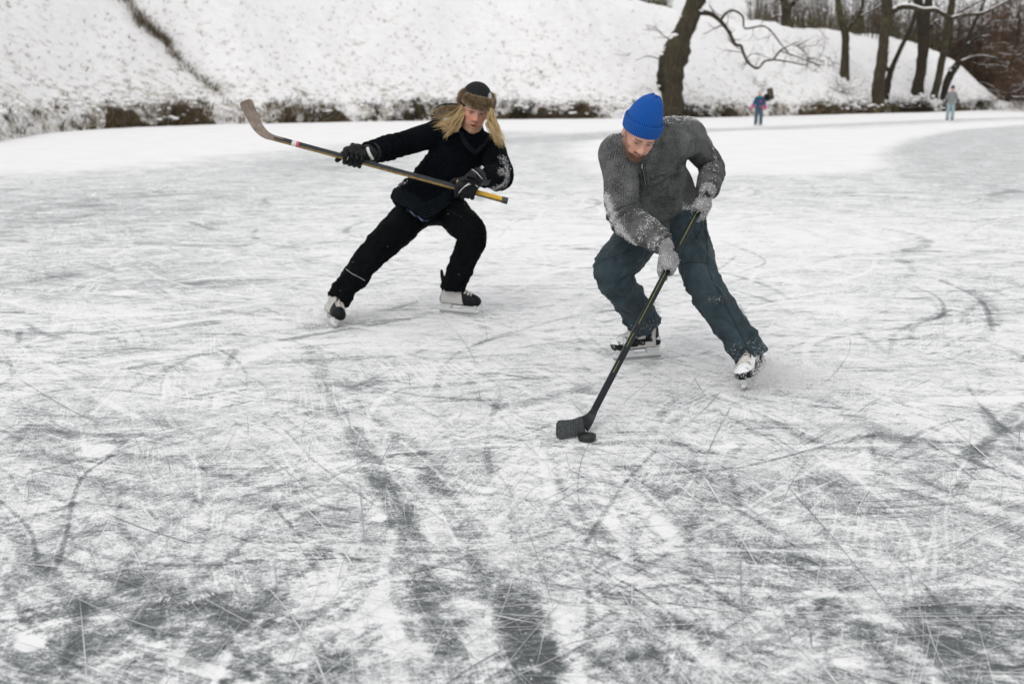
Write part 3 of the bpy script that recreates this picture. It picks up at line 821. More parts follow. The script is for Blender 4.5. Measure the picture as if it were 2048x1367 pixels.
def pxline(pts, d, dj=0):
    """photo polyline [(px, py, r_px)] at depth d -> metres"""
    q = np.array(pts, float); C = catmull(q, 4)
    dd = d + dj * (fbm(np.c_[np.arange(len(C)) * .3, np.full(len(C), d), np.zeros(len(C))], 2, 5) - .5)
    V = np.array([P(a, b, x) for (a, b, r), x in zip(C, dd)])
    return V, C[:, 2] * d / FPX
def snow_on(mb, V, R, k=.8, thick=.5):
    """snow lying along the top of a limb"""
    if len(V) < 3: return
    tn = np.gradient(V, axis=0); sl = np.abs(tn[:, 2]) / (np.linalg.norm(tn, axis=1) + 1e-9)
    n = fbm(V * 1.3, 2, 8)
    rr = R * k * np.clip((1.02 - sl) * 1.8, 0, 1) * sstep(.25, .45, n)
    rr[0] = rr[-1] = 0
    if rr.max() > .004: mb.tube(V + np.c_[np.zeros(len(V)), np.zeros(len(V)), R * .85], np.maximum(rr, 1e-4), 6, cap=False)
def twigs(mb, ms, p, d, L, r, depth, spread=.7, up=.1, n=(2, 4), leaf=None):
    k = max(4, int(L / .25)); pts = [np.array(p, float)]; dd = nrm(d)
    for i in range(k):
        dd = nrm(dd + RNG.normal(0, .22, 3) + [0, 0, up * .25]); pts.append(pts[-1] + dd * L / k)
    pts = np.array(pts); R = np.linspace(r, r * .35, len(pts))
    mb.tube(pts, R, 5 if r > .03 else 3, cap=False)
    if ms is not None and r > .012 and RNG.random() < .6: snow_on(ms, pts, R, .8)
    if leaf is not None and depth <= 1:
        for q in pts[1:]:
            for _ in range(leaf[1]): leaf_at(leaf[0], q + RNG.normal(0, .18, 3))
    if depth > 0:
        for j in range(RNG.integers(n[0], n[1] + 1)):
            i = RNG.integers(max(1, len(pts) // 4), len(pts)); dirn = pts[i] - pts[i-1]
            ax = RNG.normal(size=3); twigs(mb, ms, pts[i], nrm(nrm(dirn) + nrm(ax) * spread), L * RNG.uniform(.4, .75), R[i] * .62, depth - 1, spread, up, n, leaf)
def leaf_at(ml, q):
    a = nrm(RNG.normal(size=3)); b = nrm(np.cross(a, RNG.normal(size=3))); s_ = RNG.uniform(.035, .08)
    ml.add([q - a * s_, q - b * s_ * .55, q + a * s_, q + b * s_ * .55], [[0, 1, 2, 3]], tone=np.clip(RNG.normal(.55, .28), 0, 1))

def make_tree(name, trunk, limbs, label, d=None, bark=None, rough=.35, sprays=(), tw=None, extra=None, sides=14, cat='tree', group=None):
    base = trunk[0]
    if d is None: d = depth_of(on_hill(base[0], base[1])[0])
    V, R = pxline(trunk, d, .4)
    root = empty(name, V[0]); tag(root, label, cat, group)
    V = np.vstack([V[0] - [0, 0, .6], V]); R = np.r_[R[0] * 1.12, R]
    mt = MB(); mt.tube(V, R, sides, rough=rough)
    mt.build('trunk', bark or M_BARK, root)
    ml = MB(); ms = MB(); mw = MB()
    for L in limbs:
        v, r = pxline(L, d, 1.2); ml.tube(v, r, 8, rough=.3); snow_on(ms, v, r, .6)
        if L[0][2] < 6:
            for k in range(2, len(v)):
                if RNG.random() < .30: twigs(mw, None, v[k], nrm(RNG.normal(size=3) + [0, 0, .3]), RNG.uniform(.5, 1.4), max(.012, r[k] * .4), 2, .7)
    for (px, py, n_, L, r, up) in sprays:
        for k in range(n_):
            twigs(mw, ms, P(px + RNG.normal(0, 6), py + RNG.normal(0, 4), d + RNG.normal(0, .6)), nrm(RNG.normal(size=3) * [1, .6, .7] + [0, 0, up]), L * RNG.uniform(.6, 1.1), r, 3, .75, .1)
    if ml.n: ml.build('branches', bark or M_BARK, root)['kind'] = 'stuff'
    if mw.n: mw.build('twigs', tw or M_TWIG, root)['kind'] = 'stuff'
    if ms.n: ms.build('snow', M_SNOW, root)['kind'] = 'stuff'
    return root, d

big, d1 = make_tree('old_tree', [(1349,241,25),(1347,215,21),(1344,182,21),(1341,150,26),(1352,107,26.5),(1361,75,20),(1377,43,17),(1392,0,17.5),(1404,-60,16),(1412,-150,14),(1405,-260,9),(1410,-360,4)],
    [[(1398,24,5.5),(1424,29,5),(1440,42,4.2),(1456,62,3.6),(1470,88,3.2),(1482,92,3),(1488,110,2.8),(1497,126,2.6),(1515,137,2.4),(1530,122,2.2),(1546,119,2),(1560,102,1.8),(1576,92,1.5),(1596,84,1)],
     [(1440,42,3),(1454,25,2.4),(1470,22,2.2),(1486,34,2),(1490,57,1.9),(1524,52,1.7),(1542,62,1.6),(1560,86,1.5),(1582,112,1.2)],
     [(1546,119,1.8),(1580,124,1.5),(1612,130,1.4),(1618,116,1),(1650,124,.8)],
     [(1560,102,1.4),(1590,112,1.2),(1640,132,1)], [(1330,128,1.2),(1316,118,1),(1296,112,.8),(1270,122,.5)], [(1345,78,1.2),(1330,74,1),(1310,55,.7),(1290,50,.4)],
     [(1404,-60,9),(1440,-110,7),(1500,-140,5),(1570,-130,3)], [(1398,-90,8),(1370,-150,6),(1310,-190,4),(1270,-260,2)], [(1410,-160,7),(1450,-230,5),(1500,-330,2)]],
    'huge old leaning tree with a burred trunk on the bank behind the blue hat', d=57.6,
    sprays=[(1600,95,5,1.6,.03,0),(1625,118,4,1.5,.028,0),(1655,112,4,1.6,.025,.1),(1585,118,3,1.2,.02,0),(1290,60,2,1.1,.018,.2),(1268,112,2,1.0,.015,0)], rough=.45, sides=22)
# burr, root flare and the snow sitting on its ledges
for px, py, r, q in [(1326,150,13,.9),(1322,166,9,1),(1334,112,11,1),(1344,92,10,.9),(1328,132,10,.8),(1352,238,24,.35),(1338,240,14,.5),(1364,236,13,.6),(1372,226,8,.8),(1323,176,6,1)]:
    mbk = MB(); blob(mbk, P(px, py, d1 - .25), np.array([r, r, r * q * 1.3]) * d1 / FPX)
    mbk.build('burr', M_BARKD, big)
mbk = MB()
for px, py, r in [(1349,71,9),(1343,76,6),(1327,101,6),(1323,108,7),(1330,95,4),(1318,172,4),(1360,33,4),(1403,21,5)]:
    blob(mbk, P(px, py, d1 - .35), np.array([r, r, r * .5]) * d1 / FPX)
mbk.build('snow', M_SNOW, big)['kind'] = 'stuff'

T = [
 ('forked slim dark tree halfway up the slope with snow lying in its fork', [(1689,154,9.5),(1690,122,8.2),(1691,92,7),(1690,64,7.5),(1682,40,6.5),(1676,0,6),(1672,-60,5),(1662,-150,3)],
  [[(1690,64,4.5),(1704,48,4),(1716,34,3.6),(1724,14,3),(1727,-10,2.6),(1740,-60,2)], [(1700,52,2.6),(1722,33,2.2),(1744,22,1.8),(1768,6,1.4)], [(1676,0,3),(1660,-30,2)]], M_BARK, [(1745,20,3,1.6,.03,.3),(1650,80,3,1.6,.02,0),(1640,130,4,1.6,.02,.2)]),
 ('stout tree with a long snow-topped limb reaching to the right', [(1755,212,15),(1757,198,13),(1756,175,12),(1760,145,10.8),(1765,105,10.2),(1769,70,10),(1775,35,10.5),(1774,0,10.2),(1772,-70,9),(1765,-170,6),(1768,-260,3)],
  [[(1778,30,6.5),(1790,20,6),(1803,14.5,5.2),(1824,15,4.8),(1845,21,4.6),(1868,20,4.4),(1878,24,4.2),(1890,30,4),(1904,37,3.6),(1918,32,3),(1944,29,2.8),(1970,26,2.5),(1990,15,2.2),(2024,-2,1.8)],
   [(1904,37,2),(1925,20,1.8),(1950,8,1.6),(1985,-10,1.2)], [(1774,0,4),(1750,-40,3),(1720,-80,2)], [(1772,-60,5),(1810,-110,3.5),(1850,-180,2)]], M_BARK, [(2000,10,4,1.6,.03,.2),(1950,10,4,1.5,.03,.2),(1760,-30,2,1.5,.03,.3)]),
 ('thin tree leaning hard to the right between two thicker trunks', [(1772,196,6.5),(1776,165,6.5),(1780,148,6),(1790,122,4.8),(1801,98,4.4),(1811,78,4.3),(1822,56,4),(1832,20,3.4),(1840,-40,2.6),(1850,-100,1.6)], [[(1776,142,4.5),(1772,134,3.5),(1770,128,2.5)]], M_BARKD, [(1840,-20,2,1.3,.02,.3)]),
 ('darkest thick trunk, curved, splitting in two near the top of the photo', [(1833,190,13),(1835,178,11.5),(1838,158,10.5),(1843,130,10.2),(1846,105,10.3),(1847,82,11),(1846,55,12),(1841,25,9),(1836,0,8),(1830,-60,7),(1825,-150,4)],
  [[(1848,60,8),(1854,30,8),(1858,0,8.2),(1864,-60,6.5),(1872,-150,4)], [(1856,60,4),(1864,50,3),(1876,40,2)]], M_BARKD, [(1860,-30,2,1.4,.03,.3)]),
 ('straight slender tree just right of the darkest trunk', [(1867,200,8.5),(1870,185,7.5),(1877,158,7),(1884,120,7),(1890,95,7.4),(1893,75,8),(1898,45,7.4),(1903,15,6.8),(1906,-20,6.4),(1908,-100,5),(1905,-200,3)],
  [[(1890,108,4),(1900,98,3.4),(1905,84,2.6)], [(1903,10,3),(1916,-10,2.6),(1930,-30,2)]], M_BARK, [(1920,-10,2,1.4,.02,.3)]),
 ('low crooked tree leaning right, nearest the end of the slope', [(1886,202,7),(1889,185,6.6),(1894,165,7.5),(1904,144,7.6),(1917,126,6),(1925,112,5),(1932,92,4),(1940,66,3.4),(1952,40,3),(1970,0,2.4),(1985,-50,1.6)],
  [[(1898,148,4),(1906,138,3),(1914,134,2.4)], [(1917,126,3),(1940,116,2.2),(1965,112,1.6),(2000,118,1)], [(1932,92,2.2),(1950,78,1.8),(1985,70,1.2)]], M_BARKD, [(1960,50,5,1.5,.02,.1),(1980,90,5,1.5,.02,0),(1950,110,3,1.2,.015,0)]),
]
for label, trunk, limbs, bark, spr in T:
    make_tree('bare_tree', trunk, limbs, label, bark=bark, sprays=spr, group='bare trees on the slope')
make_tree('bare_tree', [(1574,50,11.5),(1573,30,9),(1572,15,9.5),(1564,-10,6),(1555,-50,4),(1550,-110,2.5)], [[(1574,20,6.5),(1585,8,5),(1597,-6,4),(1620,-40,2.5)], [(1566,34,2),(1550,32,1.6),(1541,40,1.4),(1538,48,1)]],
          'forked tree standing on the ridge above the slope', d=82, bark=M_BARK, sprays=[(1590,0,5,2.0,.035,.3),(1555,0,4,2.0,.035,.3),(1560,25,3,1.3,.02,.2)])

# trees with copper leaves beyond the end of the slope
for (bx, by, d, labs, hs) in [(2075,196,80,'copper-leaved tree at the very right edge of the photo',8.0),(2015,190,92,'smaller copper-leaved tree behind the distant skater',7.5),(1950,120,98,'tangled russet tree filling the gap behind the slender trunks',8.5),(1985,196,104,'hazy russet tree standing behind the round russet shrub',9.5)]:
    b = P(bx, by, d); b[2] = drop_hill(b[0], b[1]) if by < 150 else .6
    root = empty('leafy_tree', b); tag(root, labs, 'tree', 'copper-leaved trees')
    mt = MB(); pts = np.array([b + [0, 0, -.5], b + [.1, 0, 1.2], b + [.0, .2, 3.0], b + [.3, 0, 5.5], b + [.2, .1, hs + 1.5]]); C_ = catmull(pts, 4)
    mt.tube(C_, np.linspace(.26, .05, len(C_)), 9, rough=.3); mt.build('trunk', M_BARKD, root)
    mw = MB(); ml = MB(); ms = MB()
    for k in range(44):
        h = RNG.uniform(.12, 1); q = C_[int(h * (len(C_) - 1))]; a = RNG.uniform(0, 6.28)
        twigs(mw, ms, q, [math.cos(a), math.sin(a) * .8, RNG.uniform(-.15, .45)], RNG.uniform(2.0, 4.2) * (1.15 - h * .5), .05, 3, .65, .0, (2, 4), (ml, 1))
    mw.build('twigs', M_TWIGR, root)['kind'] = 'stuff'; ml.build('leaves', M_LEAF, root, smooth=False)['kind'] = 'stuff'
    if ms.n: ms.build('snow', M_SNOW, root)['kind'] = 'stuff'
# russet shrub at far right
def shrub(px, py, d, h, n_, label, mat, snow=.4, name='shrub', group='shrubs along the bank', up=.7, fat=.014):
    b = P(px, py, d) if d else on_hill(px, py)[0]
    root = empty(name, b); tag(root, label, 'shrub', group); mw = MB(); ms = MB()
    for k in range(n_):
        twigs(mw, ms if RNG.random() < snow else None, b + RNG.normal(0, .15, 3) * [1.6, 1, 0] - [0, 0, .1], nrm(RNG.normal(size=3) * [1, .7, .5] + [0, 0, up]), h * RNG.uniform(.5, 1.05), fat, 2, .6, .15, (3, 5))
    if snow:
        for k in range(int(n_ * snow * 2.2)):
            r = RNG.uniform(.04, .13); blob(ms, b + RNG.normal(0, 1, 3) * [h * .42, h * .3, 0] + [0, 0, RNG.uniform(.02, h * .6)], np.array([r * 1.4, r, r * .5]))
    mw.build('stems', mat, root)['kind'] = 'stuff'
    if ms.n: ms.build('snow', M_SNOW, root)['kind'] = 'stuff'
shrub(2030,196,90,3.4,60,'round russet shrub standing alone at the far right behind the ice',M_TWIGR,.05,fat=.02)
for a in [(1650,222,None,1.5,26,'brown scrubby shrub left of the stout tree at the ice edge',M_TWIGO,.5),(1712,222,None,1.7,34,'dense snow-caught shrub in front of the stout tree',M_TWIG,.8),
          (1800,212,None,1.5,30,'snow-dusted shrub under the thin leaning tree',M_TWIG,.9),(1845,208,None,1.2,24,'low shrub under the darkest trunk with snow on it',M_TWIG,.9),
          (1680,185,None,1.8,26,'bare olive shrub around the foot of the forked slim tree',M_TWIGO,.5),(1975,207,None,1.2,26,'olive shrub at the very tip of the slope',M_TWIGO,.15),
          (1512,170,None,1.0,14,'dark bramble just above the stone outlet',M_TWIG,.3),(1030,226,None,1.0,20,'dark low shrub right of the fur-hatted skater',M_TWIG,.5),
          (1120,228,None,1.0,20,'dark low shrub midway between the two skaters',M_TWIG,.5),(1195,228,None,.8,16,'small dark shrub left of the blue hat',M_TWIG,.5),
          (650,236,None,.8,16,'small shrub beside the raised stick on the far bank',M_TWIGO,.5),(330,240,None,.9,18,'dark low shrub at the left end of the bank',M_TWIG,.5)]:
    shrub(*a)
# woodland on and beyond the ridge
def thicket(name, boxes, label, mat, leafy=0):
    mw = MB()
    for (x0, x1, y0, y1, d0, d1_, n_, h) in boxes:
        for k in range(n_):
            d = RNG.uniform(d0, d1_); px = RNG.uniform(x0, x1); q = P(px, 60, d); q[2] = drop_hill(q[0], q[1]) - .2
            L = h * RNG.uniform(.5, 1.1); top = q + [RNG.normal(0, .12) * L, RNG.normal(0, .1) * L, L]; mid = (q + top) / 2 + RNG.normal(0, .15, 3)
            C_ = catmull([q, mid, top], 3); r = RNG.uniform(.012, .045); mw.tube(C_, np.linspace(r, r * .3, len(C_)), 3, cap=False)
            for j in range(5):
                b = C_[RNG.integers(2, len(C_))]; e = b + np.array([RNG.normal(0, .6), RNG.normal(0, .5), RNG.uniform(.1, .9)]) * L * .22
                mw.tube([b, (b + e) / 2 + RNG.normal(0, .06, 3), e], [r * .5, r * .4, r * .15], 3, cap=False)
    tag(mw.build(name, mat), label, 'woodland', kind='stuff')
thicket('woodland', [(1500,1780,0,80,87,108,800,5.5),(1740,1990,0,90,95,118,900,7)], 'grey brown winter woodland on the ridge behind the slope', M_TWIG)
thicket('undergrowth', [(1500,1720,0,60,84,92,300,1.8),(1190,1335,0,25,74,82,420,2.6),(1680,1880,0,90,90,97,260,2.5)], 'brown undergrowth along the top of the slope', M_TWIGO)
def far_wood():
    mw = MB()
    for k in range(2600):
        y = RNG.uniform(98, 160); x = y * RNG.uniform(.34, .60)
        L = RNG.uniform(4, 11); q = np.array([x, y, .8]); top = q + [RNG.normal(0, .1) * L, RNG.normal(0, .1) * L, L]; C_ = catmull([q, (q + top) / 2 + RNG.normal(0, .25, 3), top], 3); r = RNG.uniform(.02, .09)
        mw.tube(C_, np.linspace(r, r * .3, len(C_)), 3, cap=False)
        for j in range(6):
            b = C_[RNG.integers(1, len(C_))]; e = b + np.array([RNG.normal(0, .6), RNG.normal(0, .5), RNG.uniform(.0, .9)]) * L * .2
            mw.tube([b, (b + e) / 2 + RNG.normal(0, .1, 3), e], [r * .5, r * .4, r * .15], 3, cap=False)
    tag(mw.build('far_woodland', M_TWIGR), 'dense dark wood on flat ground far away at the right', 'woodland', kind='stuff')
far_wood()

# stone drain outlet and the log by the child
c0, n0 = on_hill(1540, 206); dC = depth_of(c0); sC = dC / FPX
M_STONE = flat_mat('old_concrete', (.085, .072, .052), .95, .45, 4, .6)
M_DRAIN_SHADE = flat_mat('drain_shade', (.008, .008, .008), .9, .2, 5)
root = empty('drain_outlet', c0); tag(root, 'old stone drain outlet with a round dark hole low on the slope behind the child', 'drain outlet')
f_ = nrm([-.25, -1, .0]); r_ = nrm(np.cross(f_, [0, 0, 1])); R_ = np.stack([r_, f_, np.cross(r_, f_)], 1)
mbk = MB(); mbk.box(P(1541, 190, dC - .1), (12 * sC, .6, 26 * sC), R_ @ np.array(Matrix.Rotation(.18, 3, 'Y')), .05); mbk.build('block', M_STONE, root)
hc = P(1534, 195, dC - .62); mbk = MB(); th = np.linspace(0, 2 * math.pi, 21)
mbk.tube(hc + np.outer(np.cos(th) * 6.5 * sC, r_) + np.outer(np.sin(th) * 6.5 * sC, [0, 0, 1.0]), 1.1 * sC, 6, cap=False); mbk.build('pipe_rim', M_STONE, root)
mbk = MB(); mbk.tube([hc + f_ * .02, hc - f_ * .5], [6.4 * sC, 6.4 * sC], 18); mbk.build('pipe_shade', M_DRAIN_SHADE, root)  # solid near-black plug: the shade inside the hole is put into its colour
g = G(1553, 232); mbk = MB(); dl = depth_of(g) + .8; mbk.tube([P(1538, 226, dl), P(1548, 226, dl - .2), P(1559, 227, dl - .5)], [5.5 * dl / FPX, 6.2 * dl / FPX, 5.8 * dl / FPX], 12, rough=.4)
mbs = MB()
for dx, dz, r in [(-6,-15,4),(0,-16,5),(5,-14,4),(10,12,7),(2,15,8),(-8,13,5)]: blob(mbs, P(1541 + dx, 190 + dz, dC - .35), np.array([r * 1.3, r, r * .6]) * sC)
mbs.build('snow', M_SNOW, root)['kind'] = 'stuff'
o = mbk.build('log', M_BARKD, origin=g); tag(o, 'short dark log end under a snow ledge at the ice edge right of the child', 'log')
# ------------------------------------------------------------------ figure toolkit
def fold_noise(uv, f=(9, 1.5), seed=1, rad=.09, slant=.6):
    a = uv[:, 1] / rad
    q = np.c_[uv[:, 0] * f[0] + slant * np.sin(a + seed), np.cos(a) * f[1] + uv[:, 2] * 5, np.sin(a) * f[1]]
    n = fbm(q, 3, seed)
    return .52 - np.abs(2 * n - 1) * 2.2
def sdf_mesh(prims, h, fine=None, hf=None, inflate=0.0):
    pts = []
    for p in prims:
        if p[0] == 'c': pts += [np.asarray(q) + s_ * (max(p[2]) * 1.5 + .05) for q in p[1] for s_ in (-1, 1)]
        elif p[0] == 'e': pts += [np.asarray(p[1]) + s_ * (max(p[2]) + .05) for s_ in (-1, 1)]
    pts = np.array(pts)
    S = SDF(pts.min(0), pts.max(0), h, fine, hf)
    for p in prims:
        if p[0] == 'c': S.chain(p[1], np.array(p[2]) + inflate, p[3], p[4] if len(p) > 4 else None, p[5] if len(p) > 5 else 5)
        elif p[0] == 'e': S.ell(p[1], np.asarray(p[2]) + inflate, p[3], p[4])
        elif p[0] == 'm': S.ell(p[1], p[2], p[3], p[4], 'sub')
        elif p[0] == 'x': S.cut(p[1], p[2], p[3])
    return S.mesh()

def rays_to(bvh, pxs):
    out = []
    for px, py in pxs:
        r = FWD + (px - 1024) / FPX * RGT + (683.5 - py) / FPX * UPV
        h = bvh.ray_cast(Vector(CAM), Vector(nrm(r)), 50)
        if h[0] is not None: out.append((np.array(h[0]), np.array(h[1])))
    return out
def bvh_of(V, Q): return BVHTree.FromPolygons([tuple(v) for v in V], [tuple(q) for q in Q.tolist()])
def near_w(V, pts, r):
    d = np.full(len(V), 1e9)
    for i in range(len(pts) - 1):
        a, b = pts[i], pts[i+1]; e = b - a; t_ = np.clip((V - a) @ e / (e @ e + 1e-12), 0, 1)
        d = np.minimum(d, np.linalg.norm(V - a - t_[:, None] * e, axis=1))
    return np.exp(-(d / r) ** 2)
def line_on(bvh, pxs, per=6):
    h = rays_to(bvh, catmull(np.array(pxs, float), per))
    return (np.array([a for a, b in h]), np.array([b for a, b in h])) if h else (None, None)
def piping(name, bvh, pxs, r, mat, parent, lift=.001, sides=5):
    a, b = line_on(bvh, pxs)
    if a is None or len(a) < 2: return None
    mb = MB(); mb.tube(a + b * lift, r, sides); return mb.build(name, mat, parent)

def garment(name, prims, h, mat, parent, chains, ref, disp=None, snow=None, base_snow=0, rel=1, top=0):
    V, Q = sdf_mesh(prims, h)
    V = relax(V, Q, rel)
    uv, tt = limb_uv(V, chains, ref)
    if disp is not None:
        N = vnormals(V, Q); V = V + N * disp(V, uv, tt)[:, None]
    bv = bvh_of(V, Q)
    sn = np.full(len(V), base_snow, float)
    for ln, r, amp in (snow or []):
        a, b = line_on(bv, ln, 4)
        if a is not None and len(a) > 1: sn = np.maximum(sn, amp * near_w(V, a, r))
    if top: sn = np.maximum(sn, base_snow + top * np.clip(vnormals(V, Q)[:, 2] - .35, 0, 1) * (.5 + fbm(V * 9, 3, 6)))
    o = mesh_obj(name, V, [Q], mat, parent, attrs={'wale': uv, 'snowy': sn})
    return o, V, Q, bv, sn
def flakes(name, V, Q, sn, n, parent, label=None, size=(.0007, .0022), thr=.35):
    N = vnormals(V, Q); w_ = np.clip(sn - thr, 0, 1); 
    if w_.sum() <= 0: return
    idx = RNG.choice(len(V), n, p=w_ / w_.sum()); mb = MB()
    for i in idx:
        q = RNG.normal(size=4); q /= np.linalg.norm(q); Rm = np.array(Quaternion(q).to_matrix()); s_ = RNG.uniform(*size)
        mb.add(TET @ Rm.T * s_ + V[i] + N[i] * s_ * .5 + RNG.normal(0, .003, 3), None, TF)
    o = mb.build(name, M_SNOW, parent, smooth=False); o['kind'] = 'stuff'
    return o

def frame(f, roll=0):
    f = nrm(f); r = nrm(np.cross([0, 0, 1.0], f)); u = np.cross(f, r)
    a = math.radians(roll); u2 = u * math.cos(a) + r * math.sin(a); r2 = r * math.cos(a) - u * math.sin(a)
    return np.stack([r2, -f, u2], 1)         # columns: viewer-right, back, up

def head_prims(c, R, mouth=0.0, s=1.0):
    L = lambda x, y, z: c + R @ (np.array([x, y, z]) * s)
    v = lambda *a: np.array(a) * s
    pr = [('e', L(0,.018,.035), v(.075,.096,.085), R, .02), ('e', L(0,-.030,-.028), v(.060,.062,.082), R, .03),
          ('e', L(0,-.055,.036), v(.055,.035,.035), R, .03)]
    for q in (-1, 1):
        pr += [('c', [L(.053*q,.000,-.055), L(.036*q,-.045,-.092), L(.012*q,-.070,-.104)], [.020*s,.018*s,.016*s], .02*s, None, 3),
               ('e', L(.041*q,-.058,-.026), v(.022,.018,.016), R, .018), ('e', L(.078*q,.012,-.008), v(.010,.020,.031), R, .008),
               ('e', L(.030*q,-.060,-.06), v(.022,.02,.026), R, .02)]
    pr += [('e', L(0,-.074,-.104), v(.018,.014,.014), R, .014)]
    for q in (-1, 1): pr += [('m', L(.031*q,-.094,.001), v(.019,.017,.012), R, .012)]
    for q in (-1, 1):
        pr += [('c', [L(.012*q,-.086,.018), L(.033*q,-.087,.021), L(.050*q,-.074,.013)], [.007*s,.008*s,.006*s], .010*s, None, 2),
               ('c', [L(.018*q,-.079,.003), L(.031*q,-.0835,.0075), L(.044*q,-.076,.002)], [.004*s,.0045*s,.004*s], .004*s, None, 2),
               ('c', [L(.018*q,-.079,-.005), L(.031*q,-.081,-.0085), L(.044*q,-.075,-.004)], [.004*s,.0045*s,.004*s], .005*s, None, 2),
               ('e', L(.012*q,-.096,-.037), v(.008,.010,.0075), R, .006)]
    pr += [('c', [L(0,-.083,.012), L(0,-.094,-.012), L(0,-.108,-.031)], [.0085*s,.009*s,.0115*s], .012*s, None, 3),
           ('c', [L(-.023,-.081,-.066), L(0,-.091,-.060), L(.023,-.081,-.066)], [.004*s,.0065*s,.004*s], .007*s, None, 3),
           ('c', [L(-.020,-.080,-.072 - mouth), L(0,-.088,-.077 - mouth), L(.020,-.080,-.072 - mouth)], [.0045*s,.0075*s,.0045*s], .007*s, None, 3)]
    if mouth > 0: pr += [('m', L(0,-.092,-.069 - mouth * .4), v(.017,.022,.003 + mouth * .55), R, .003)]
    return pr

def face_colors(V, c, R, s, skin, beard, brow, beard_amt, flush=.5, lip=.75):
    q = ((V - c) @ R) / s; x, y, z = q[:, 0], q[:, 1], q[:, 2]
    col = np.tile(np.array(skin, float), (len(V), 1)) * (1 + .12 * (fbm(V * 60, 3, 3) - .5))[:, None]
    def blend(w, cc): 
        nonlocal col; col = col * (1 - w[:, None]) + np.array(cc) * w[:, None]
    g = lambda cx, cy, cz, rx, ry, rz: np.exp(-(((x-cx)/rx)**2 + ((y-cy)/ry)**2 + ((z-cz)/rz)**2))
    red = np.array(skin) * [1.0, .62, .60]
    for k in (-1, 1): blend(flush * g(.040*k, -.06, -.035, .024, .05, .024), red)
    blend(.7 * flush * g(0, -.11, -.034, .016, .03, .016), red); 
    front = sstep(-.02, -.05, y)
    bm = sstep(-.052, -.075, z) * sstep(.01, -.03, y); lips = np.exp(-((z + .070) / .009) ** 2) * (np.abs(x) < .022) * front
    mus = np.exp(-((z + .052) / .007) ** 2) * sstep(.034, .02, np.abs(x)) * front
    nz_ = .62 + .9 * (fbm(V * 400, 2, 5) - .25)
    blend(np.clip(beard_amt * np.maximum(bm, mus * .9) * nz_, 0, .95), beard)
    blend(np.clip(beard_amt * .7 * sstep(.0, -.06, z) * sstep(.045, .060, np.abs(x)) * sstep(.02, -.01, y) * nz_, 0, .8), beard)
    blend(lip * lips, np.array(skin) * [.85, .42, .42])
    for k in (-1, 1):
        arch = .0185 + .004 * (1 - ((np.abs(x) - .031) / .022) ** 2)
        blend(.85 * np.exp(-((z - arch - .003) / .0045) ** 2) * sstep(.054, .046, np.abs(x)) * sstep(.008, .014, np.abs(x)) * front * (x * k > 0), brow)
        blend(.5 * g(.031*k, -.08, .0, .018, .03, .012), np.array(skin) * [.5, .36, .34])
        blend(.75 * np.exp(-((z - .006) / .003) ** 2) * np.exp(-((x - .031*k) / .015) ** 2) * front, np.array(brow) * .45)
    return col
def eyes(c, R, s, parent, mat, look=(0, 0)):
    for q in (-1, 1):
        e = c + R @ (np.array([.031*q, -.0705, .0005]) * s); n1, n2 = 12, 16
        th = np.linspace(.02, math.pi - .02, n1); ph = np.linspace(0, 2*math.pi, n2, endpoint=False)
        L = np.array([[math.sin(a)*math.cos(b), -math.cos(a), math.sin(a)*math.sin(b)] for a in th for b in ph])
        tone = np.repeat(th, n2); lx, lz = look
        V = e + (L * .0118 * s) @ np.array(Matrix.Rotation(lz, 3, 'X')).T @ np.array(Matrix.Rotation(lx, 3, 'Z')).T @ R.T
        qd = [[i*n2+j, i*n2+(j+1)%n2, (i+1)*n2+(j+1)%n2, (i+1)*n2+j] for i in range(n1-1) for j in range(n2)]
        mesh_obj('eye', V, [qd], mat, parent, attrs={'tone': tone})

def grip_hand(C, A, N, fs, wrist, fat=1.0, rs=.017, wrist_r=.034, thumb=True):
    """five fingers closed round a stick: C grip centre, A stick axis toward the thumb end, N towards the palm; returns prims"""
    A = nrm(A); N = nrm(np.asarray(N) - A * (np.dot(N, A))); T = fs * np.cross(A, N)
    ro = rs + .0105 * fat
    def ring(phi, off, r): a = math.radians(phi); return C + A * off + (N * math.cos(a) + T * math.sin(a)) * r
    pr = []; pitch = .0205 * fat
    for k, (ln, rad) in enumerate([(1.0, .0108), (1.06, .0112), (1.0, .0108), (.86, .0095)]):
        off = (1.45 - k) * pitch
        kn = ring(52, off * 1.05, ro + .010 * fat)
        ph = [80, 118, 160, 200, 238, 272]; L = [kn] + [ring(52 + (p - 52) * ln, off, ro + (.003 if j == 0 else 0)) for j, p in enumerate(ph)]
        pr.append(('c', L, [rad*fat*1.08, rad*fat*1.05, rad*fat, rad*fat, rad*fat*.97, rad*fat*.92, rad*fat*.85], .0035, None, 3))
    palm = ring(5, 0, ro + .012 * fat)
    for k in range(4):
        off = (1.45 - k) * pitch
        pr.append(('c', [wrist + (ring(0, off * .5, 0) - C) , ring(20, off, ro + .010 * fat), ring(52, off * 1.05, ro + .010 * fat)], [wrist_r * .72, .0165 * fat, .0125 * fat], .012, None, 3))
    tb = ring(-35, .030 * fat, ro + .008 * fat)
    pr.append(('c', [wrist * .55 + tb * .45, tb, ring(-75, .050 * fat, ro + .003), ring(-112, .058 * fat, ro), ring(-150, .062 * fat, ro - .001)], [.017*fat, .016*fat, .0135*fat, .0122*fat, .0105*fat], .006, None, 3))
    pr.append(('e', palm, np.array([.026, .026, .03]) * fat, None, .015))
    return pr, (A, N, T, ro)

